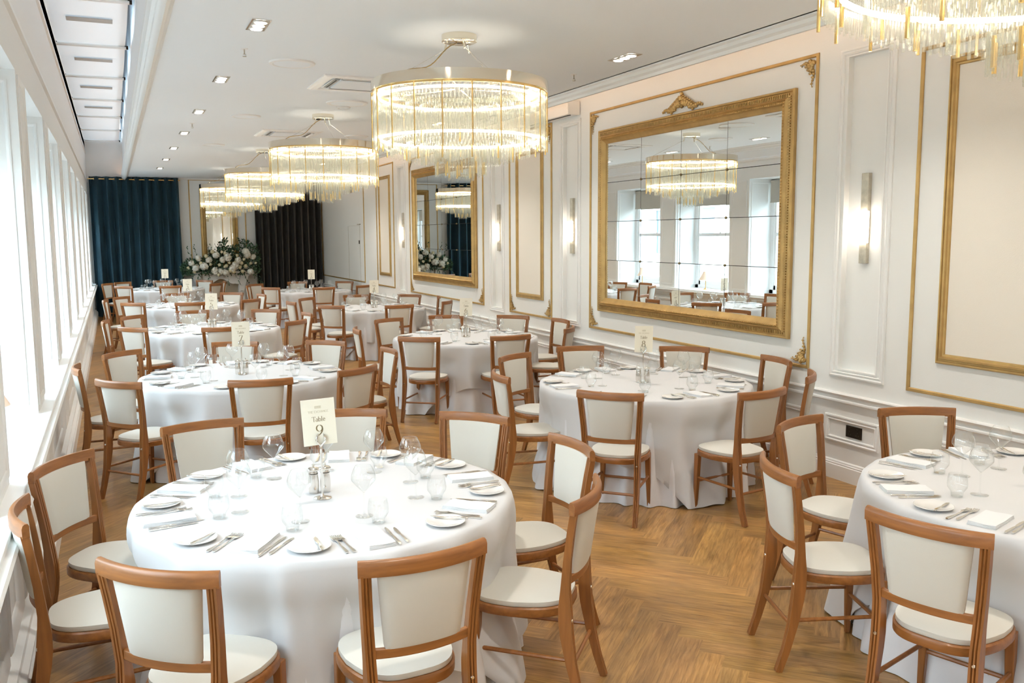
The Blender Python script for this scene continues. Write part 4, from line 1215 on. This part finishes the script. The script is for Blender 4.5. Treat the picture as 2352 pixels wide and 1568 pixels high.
MB().lathe([(0, .004), (.045, .004), (.052, .007), (.080, .012), (.082, .0145), (.080, .0155), (.054, .010), (.046, .0075), (0, .0075)], 44).build('dish', CHINA, PL)
MB().lathe([(.034, .0), (.038, .0), (.038, .005), (.034, .005), (.034, 0)], 30).build('foot_ring', CHINA, PL)
NP = empty('napkin')
for q, (dz, s) in enumerate(((0, 1), (.005, .985), (.010, .97))):
    m = MB(); W_, H_ = .055 * s, .105 * s
    N1, N2 = 8, 12
    for k in range(2):
        for i in range(N1 + 1):
            for j in range(N2 + 1):
                u, v = i / N1 * 2 - 1, j / N2 * 2 - 1
                x = W_ * u; y = H_ * v
                z = dz + (.0048 if k else .0004) + .0012 * math.sin(u * 3 + v * 4 + q) * (1 if k else 0)
                m.v.append((x, y, z))
    nn = (N1 + 1) * (N2 + 1)
    for k in range(2):
        for i in range(N1):
            for j in range(N2):
                a = k * nn + i * (N2 + 1) + j; m.f.append((a, a + 1, a + N2 + 2, a + N2 + 1))
    edge = [i * (N2 + 1) for i in range(N1 + 1)] + [N1 * (N2 + 1) + j for j in range(1, N2 + 1)] + [i * (N2 + 1) + N2 for i in range(N1 - 1, -1, -1)] + [j for j in range(N2 - 1, 0, -1)]
    for a, b_ in zip(edge, edge[1:] + edge[:1]): m.f.append((a, b_, b_ + nn, a + nn))
    m.build('fold', NAPKIN, NP, smooth=40)
def wall_lathe(outer, th):
    inner = [(max(r - th, 0.0005), z + (th if i == 0 else 0)) for i, (r, z) in enumerate(outer)]
    return outer + inner[::-1]
WG = empty('wine_glass')
GS = 1.10
bowl = [(.0045, .105), (.010, .112), (.024, .128), (.040, .148), (.0465, .158), (.0475, .166), (.046, .180), (.041, .197), (.034, .213), (.031, .219)]
bowl = [(a * GS, b_) for a, b_ in bowl]
MB().lathe(wall_lathe(bowl, .0010), 36).build('bowl', GLASS, WG, smooth=70)
MB().lathe([(0, 0), (.037, 0), (.038, .0012), (.030, .003), (.010, .006), (.0042, .012), (.0034, .03), (.0034, .09), (.0048, .106), (0, .106)], 28).build('stem', GLASS, WG, smooth=70)
TG = empty('tumbler')
tb_ = [(.0255, 0), (.0265, .006), (.028, .022), (.043, .044), (.0445, .058), (.042, .082), (.0375, .102)]
MB().lathe(wall_lathe(tb_, .0012), 36).build('cup', GLASS, TG, smooth=70)
MB().lathe([(0, .001), (.0238, .001), (.0245, .008), (.024, .013), (0, .012)], 28).build('base', GLASS, TG, smooth=70)
MILL = empty('pepper_mill')
MB().lathe([(0, 0), (.021, 0), (.022, .004), (.0245, .03), (.0245, .055), (.021, .085), (.0205, .092), (0, .092)], 28).build('body', STEEL, MILL)
MB().lathe([(.0207, .0915), (.0212, .0915), (.0212, .0945), (.0207, .0945), (.0207, .0915)], 28).build('band', BLACK, MILL)
MB().lathe([(0, .095), (.0205, .095), (.0195, .103), (.026, .108), (.027, .113), (.022, .119), (.010, .123), (.004, .124), (.0035, .128), (.0062, .131), (.0062, .136), (0, .139)], 28).build('cap', STEEL, MILL)
PROT = dict(k=[KN, 0], s=[SK, 0], b=[BK, 0], f=[FK, 0], p=[PL, 0], n=[NP, 0], w=[WG, 0], t=[TG, 0], m=[MILL, 0])
def put(c, x, y, z, rz, label, cat, grp, rx=0):
    P = PROT[c]
    o = place(P[0], P[1] == 0, (x, y, z), rz, label, grp, cat); P[1] += 1
    if rx: o.rotation_euler = (rx, 0, rz)
    return o

# ------------------------------------------------------------------ strokes for the printed cards
def A_(cx, cy, rx, ry, a0, a1, n=16): return [(cx + rx * math.cos(math.radians(a0 + (a1 - a0) * i / n)), cy + ry * math.sin(math.radians(a0 + (a1 - a0) * i / n))) for i in range(n + 1)]
GL = {
 'T': (.62, [[(0, 1), (.62, 1)], [(.31, 1), (.31, 0)], [(.2, 0), (.42, 0)], [(0, 1), (0, .86)], [(.62, 1), (.62, .86)]]),
 'H': (.72, [[(.1, 0), (.1, 1)], [(.62, 0), (.62, 1)], [(.1, .5), (.62, .5)], [(0, 0), (.2, 0)], [(.52, 0), (.72, 0)], [(0, 1), (.2, 1)], [(.52, 1), (.72, 1)]]),
 'E': (.56, [[(.1, 0), (.1, 1)], [(0, 0), (.54, 0), (.56, .14)], [(0, 1), (.52, 1), (.54, .86)], [(.1, .5), (.42, .5)]]),
 'X': (.66, [[(.05, 1), (.61, 0)], [(.61, 1), (.05, 0)]]),
 'C': (.68, [A_(.36, .5, .34, .5, 45, 315)]),
 'A': (.70, [[(.05, 0), (.35, 1)], [(.35, 1), (.65, 0)], [(.16, .34), (.54, .34)]]),
 'N': (.74, [[(.1, 0), (.1, 1)], [(.1, 1), (.64, 0)], [(.64, 0), (.64, 1)]]),
 'G': (.72, [A_(.36, .5, .34, .5, 45, 330), [(.64, .25), (.64, .48)], [(.5, .48), (.72, .48)]]),
 'a': (.46, [A_(.22, .44, .16, .16, 160, 0, 10) + [(.38, .05), (.46, 0)], A_(.2, .17, .18, .17, 60, 330, 14)]),
 'b': (.50, [[(.06, 1), (.06, 0)], A_(.27, .3, .2, .3, 170, -170, 18)]),
 'l': (.24, [[(.1, 1), (.1, 0)], [(.0, 0), (.2, 0)], [(0, 1), (.1, 1)]]),
 'e': (.46, [[(.04, .32), (.42, .32)] + A_(.23, .3, .19, .3, 5, 320, 18)]),
 '0': (.6, [A_(.3, .5, .28, .5, 0, 360, 28)]),
 '1': (.4, [[(.05, .85), (.2, 1), (.2, 0)], [(.05, 0), (.35, 0)]]),
 '2': (.58, [A_(.28, .74, .25, .26, 170, -30, 16) + [(.05, .05)], [(.05, .04), (.55, .04), (.57, .18)]]),
 '3': (.56, [A_(.26, .76, .22, .24, 160, -90, 14), A_(.26, .27, .26, .27, 90, -160, 16)]),
 '4': (.6, [[(.44, 0), (.44, 1)], [(.44, 1), (.03, .3)], [(.03, .3), (.6, .3)]]),
 '5': (.56, [[(.5, .98), (.12, .98)], [(.12, .98), (.1, .56)], A_(.26, .32, .27, .31, 130, -150, 18)]),
 '6': (.58, [A_(.29, .3, .27, .3, 0, 360, 24), A_(.56, .32, .54, .66, 180, 100, 14)]),
 '7': (.56, [[(.02, .86), (.04, 1), (.56, 1)], [(.56, 1), (.18, 0)]]),
 '8': (.58, [A_(.29, .76, .21, .24, 0, 360, 22), A_(.29, .27, .27, .27, 0, 360, 24)]),
 '9': (.58, [A_(.29, .70, .27, .30, 0, 360, 24), A_(.02, .68, .54, .66, 0, -80, 14)]),
}
def text_mesh(m, s, cx, by, h, wt, P, thin=.28, sp=.12):
    wtot = sum((GL[c][0] + sp) if c != ' ' else .5 for c in s) * h - sp * h
    x = cx - wtot / 2
    for c in s:
        if c == ' ': x += .5 * h; continue
        gw_, st = GL[c]
        for poly in st:
            pts = [(x + a * h, by + b_ * h) for a, b_ in poly]; L = []; Rr = []
            for i, p in enumerate(pts):
                q0 = pts[max(0, i - 1)]; q1 = pts[min(len(pts) - 1, i + 1)]
                dx, dy = q1[0] - q0[0], q1[1] - q0[1]; l_ = math.hypot(dx, dy) or 1
                k = wt * (thin + (1 - thin) * abs(dy / l_)) / 2
                nx_, ny_ = -dy / l_ * k, dx / l_ * k
                L.append(P(p[0] + nx_, p[1] + ny_)); Rr.append(P(p[0] - nx_, p[1] - ny_))
            n = len(pts); m.add(L + Rr, [(i, i + 1, n + i + 1, n + i) for i in range(n - 1)])
        x += (gw_ + sp) * h
def card_thing(x, y, num, tilt, rz, label, detail):
    t = empty('table_number_stand', (x, y, ZT + .003), rz); tag(t, label, 'table number', 'table number cards')
    MB().lathe([(0, .0), (.038, 0), (.040, .003), (.030, .006), (.010, .010), (.0055, .018), (.005, .03), (.005, .225), (.0065, .24), (.003, .252), (0, .252)], 28).build('stand', STEEL, t)
    for s in (-1, 1):
        pts = [(0, -.004, .24), (s * .008, -.008, .252), (s * .017, -.009, .262), (s * .020, -.008, .275), (s * .016, -.006, .290), (s * .010, -.005, .298)]
        MB().tube(pts, .0032, 8, scale=[1, 1, 1.4, 1.7, 1.3, .7]).build('clip', STEEL, t)
    cd = empty('card_holder')
    bpy.data.objects.remove(cd)
    wd, hh, z0 = .1485, .21, .247
    card = MB().box(-wd / 2, wd / 2, -.0006, .0006, 0, hh).build('card', CARD, t, smooth=0)
    card.location = (0, 0, z0); card.rotation_euler = (0, tilt, 0)
    Pm = lambda a, b_: (a, -.0010, b_)
    m = MB(); m2 = MB()
    text_mesh(m2, 'THE EXCHANGE', 0, .1475, .0095, .0011, Pm, thin=.5, sp=.16)
    text_mesh(m, 'Table', 0, .108, .022, .0026, Pm, thin=.35, sp=.08)
    text_mesh(m, num, 0, .043, .048, .0062, Pm, thin=.18, sp=.06)
    for i in range(9): m2.add([Pm(-.014 + i * .0032, .170), Pm(-.0125 + i * .0032, .170), Pm(-.0125 + i * .0032, .176), Pm(-.014 + i * .0032, .176)], [(0, 1, 2, 3)])
    for z_ in (.1675, .177): m2.add([Pm(-.0145, z_), Pm(.0145, z_), Pm(.0145, z_ + .0012), Pm(-.0145, z_ + .0012)], [(0, 1, 2, 3)])
    m.build('table_print', INK, card, smooth=0); m2.build('heading_print', INKP, card, smooth=0)
    return t

rnd = random.Random(77)
for ti, (key, T) in enumerate(TABLES.items()):
    cx, cy = T['c']; nm = T['name']; num = T['num']
    TZ = ZT + .003
    yaw = math.atan2(-cx, cy) * 0 + math.atan2(cy, cx) - PI / 2
    dx = -.035 if key == 'T9' else (-.01 if key != 'T8' else -.03)
    card_thing(cx + dx, cy - .03 + (0 if key != 'T9' else -.02), num, {'T9': -.055, 'T8': .02, 'T7': .0, 'T6': .03}.get(key, 0), yaw * .5, 'cream card printed Table %s on a silver stand, %s' % (num, nm) if key in ('T9', 'T8', 'T7', 'T6') else 'cream table card on a silver stand, ' + nm, True)
    vd = Vector((cx, cy)).normalized(); rt = Vector((vd.y, -vd.x))
    for q, (a, b_) in enumerate(((-.035, .07), (.018, .085))) if key == 'T9' else enumerate(((-.035, .03), (.030, .035))):
        p = Vector((cx + dx, cy - .03)) + rt * a + vd * b_
        put('m', p.x, p.y, TZ, rnd.uniform(0, 6), 'silver mill with small knob, %s one of the pair on %s' % ('left' if q == 0 else 'right', nm), 'mill', 'silver salt and pepper mills')
    pols = [math.atan2(y - cy, x - cx) for x, y, _, _ in T['ch']]
    words = seat_words([c[3] for c in T['ch']])
    ex = T.get('extra', [])
    pols += [math.radians(e) for e in ex]; words = words + ['far right', 'right-hand'][:len(ex)]
    for p, wd in zip(pols, words):
        er = Vector((math.cos(p), math.sin(p))); et = Vector((-math.sin(p), math.cos(p)))  # outward, sitter's right side
        # the sitter looks inward (-er); sitter's right hand is +et rotated: right = et
        rz0 = p + PI / 2   # local +y points inward, local +x points along et
        def at(lat, rad): return (cx + er.x * rad + et.x * lat, cy + er.y * rad + et.y * lat)
        j = lambda s: rnd.uniform(-s, s)
        w_ = 'at the %s place of %s' % (wd, nm)
        x, y = at(-.235 + j(.012), .690 + j(.01)); put('p', x, y, TZ, 0, 'white side plate ' + w_, 'plate', 'white side plates')
        x2, y2 = x + et.x * .035, y + et.y * .035
        put('b', x2, y2, TZ + .013, rz0 + j(.12), 'silver butter knife on side plate ' + w_, 'knife', 'butter knives')
        x, y = at(-.130 + j(.004), .695 + j(.01)); put('f', x, y, TZ, rz0 + j(.05), 'silver outer fork ' + w_, 'fork', 'table forks')
        x, y = at(-.102 + j(.004), .690 + j(.012)); put('f', x, y, TZ, rz0 + j(.05), 'silver inner fork ' + w_, 'fork', 'table forks')
        x, y = at(.0 + j(.01), .690 + j(.01)); put('n', x, y, TZ, rz0 + j(.08), 'folded white napkin ' + w_, 'napkin', 'folded white napkins')
        x, y = at(.088 + j(.004), .690 + j(.01)); put('k', x, y, TZ, rz0 + j(.05), 'silver dinner knife by napkin ' + w_, 'knife', 'dinner knives')
        x, y = at(.115 + j(.004), .690 + j(.01)); put('s', x, y, TZ, rz0 + j(.05), 'small silver outer knife ' + w_, 'knife', 'starter knives')
        x, y = at(.085 + j(.012), .500 + j(.012)); put('t', x, y, TZ + .0015, 0, 'clear stemless tumbler ' + w_, 'tumbler', 'clear tumblers')
        x, y = at(.055 + j(.02), .405 + j(.015)); put('w', x, y, TZ + .0015, 0, 'clear stemmed wine glass ' + w_, 'wine glass', 'stemmed wine glasses')
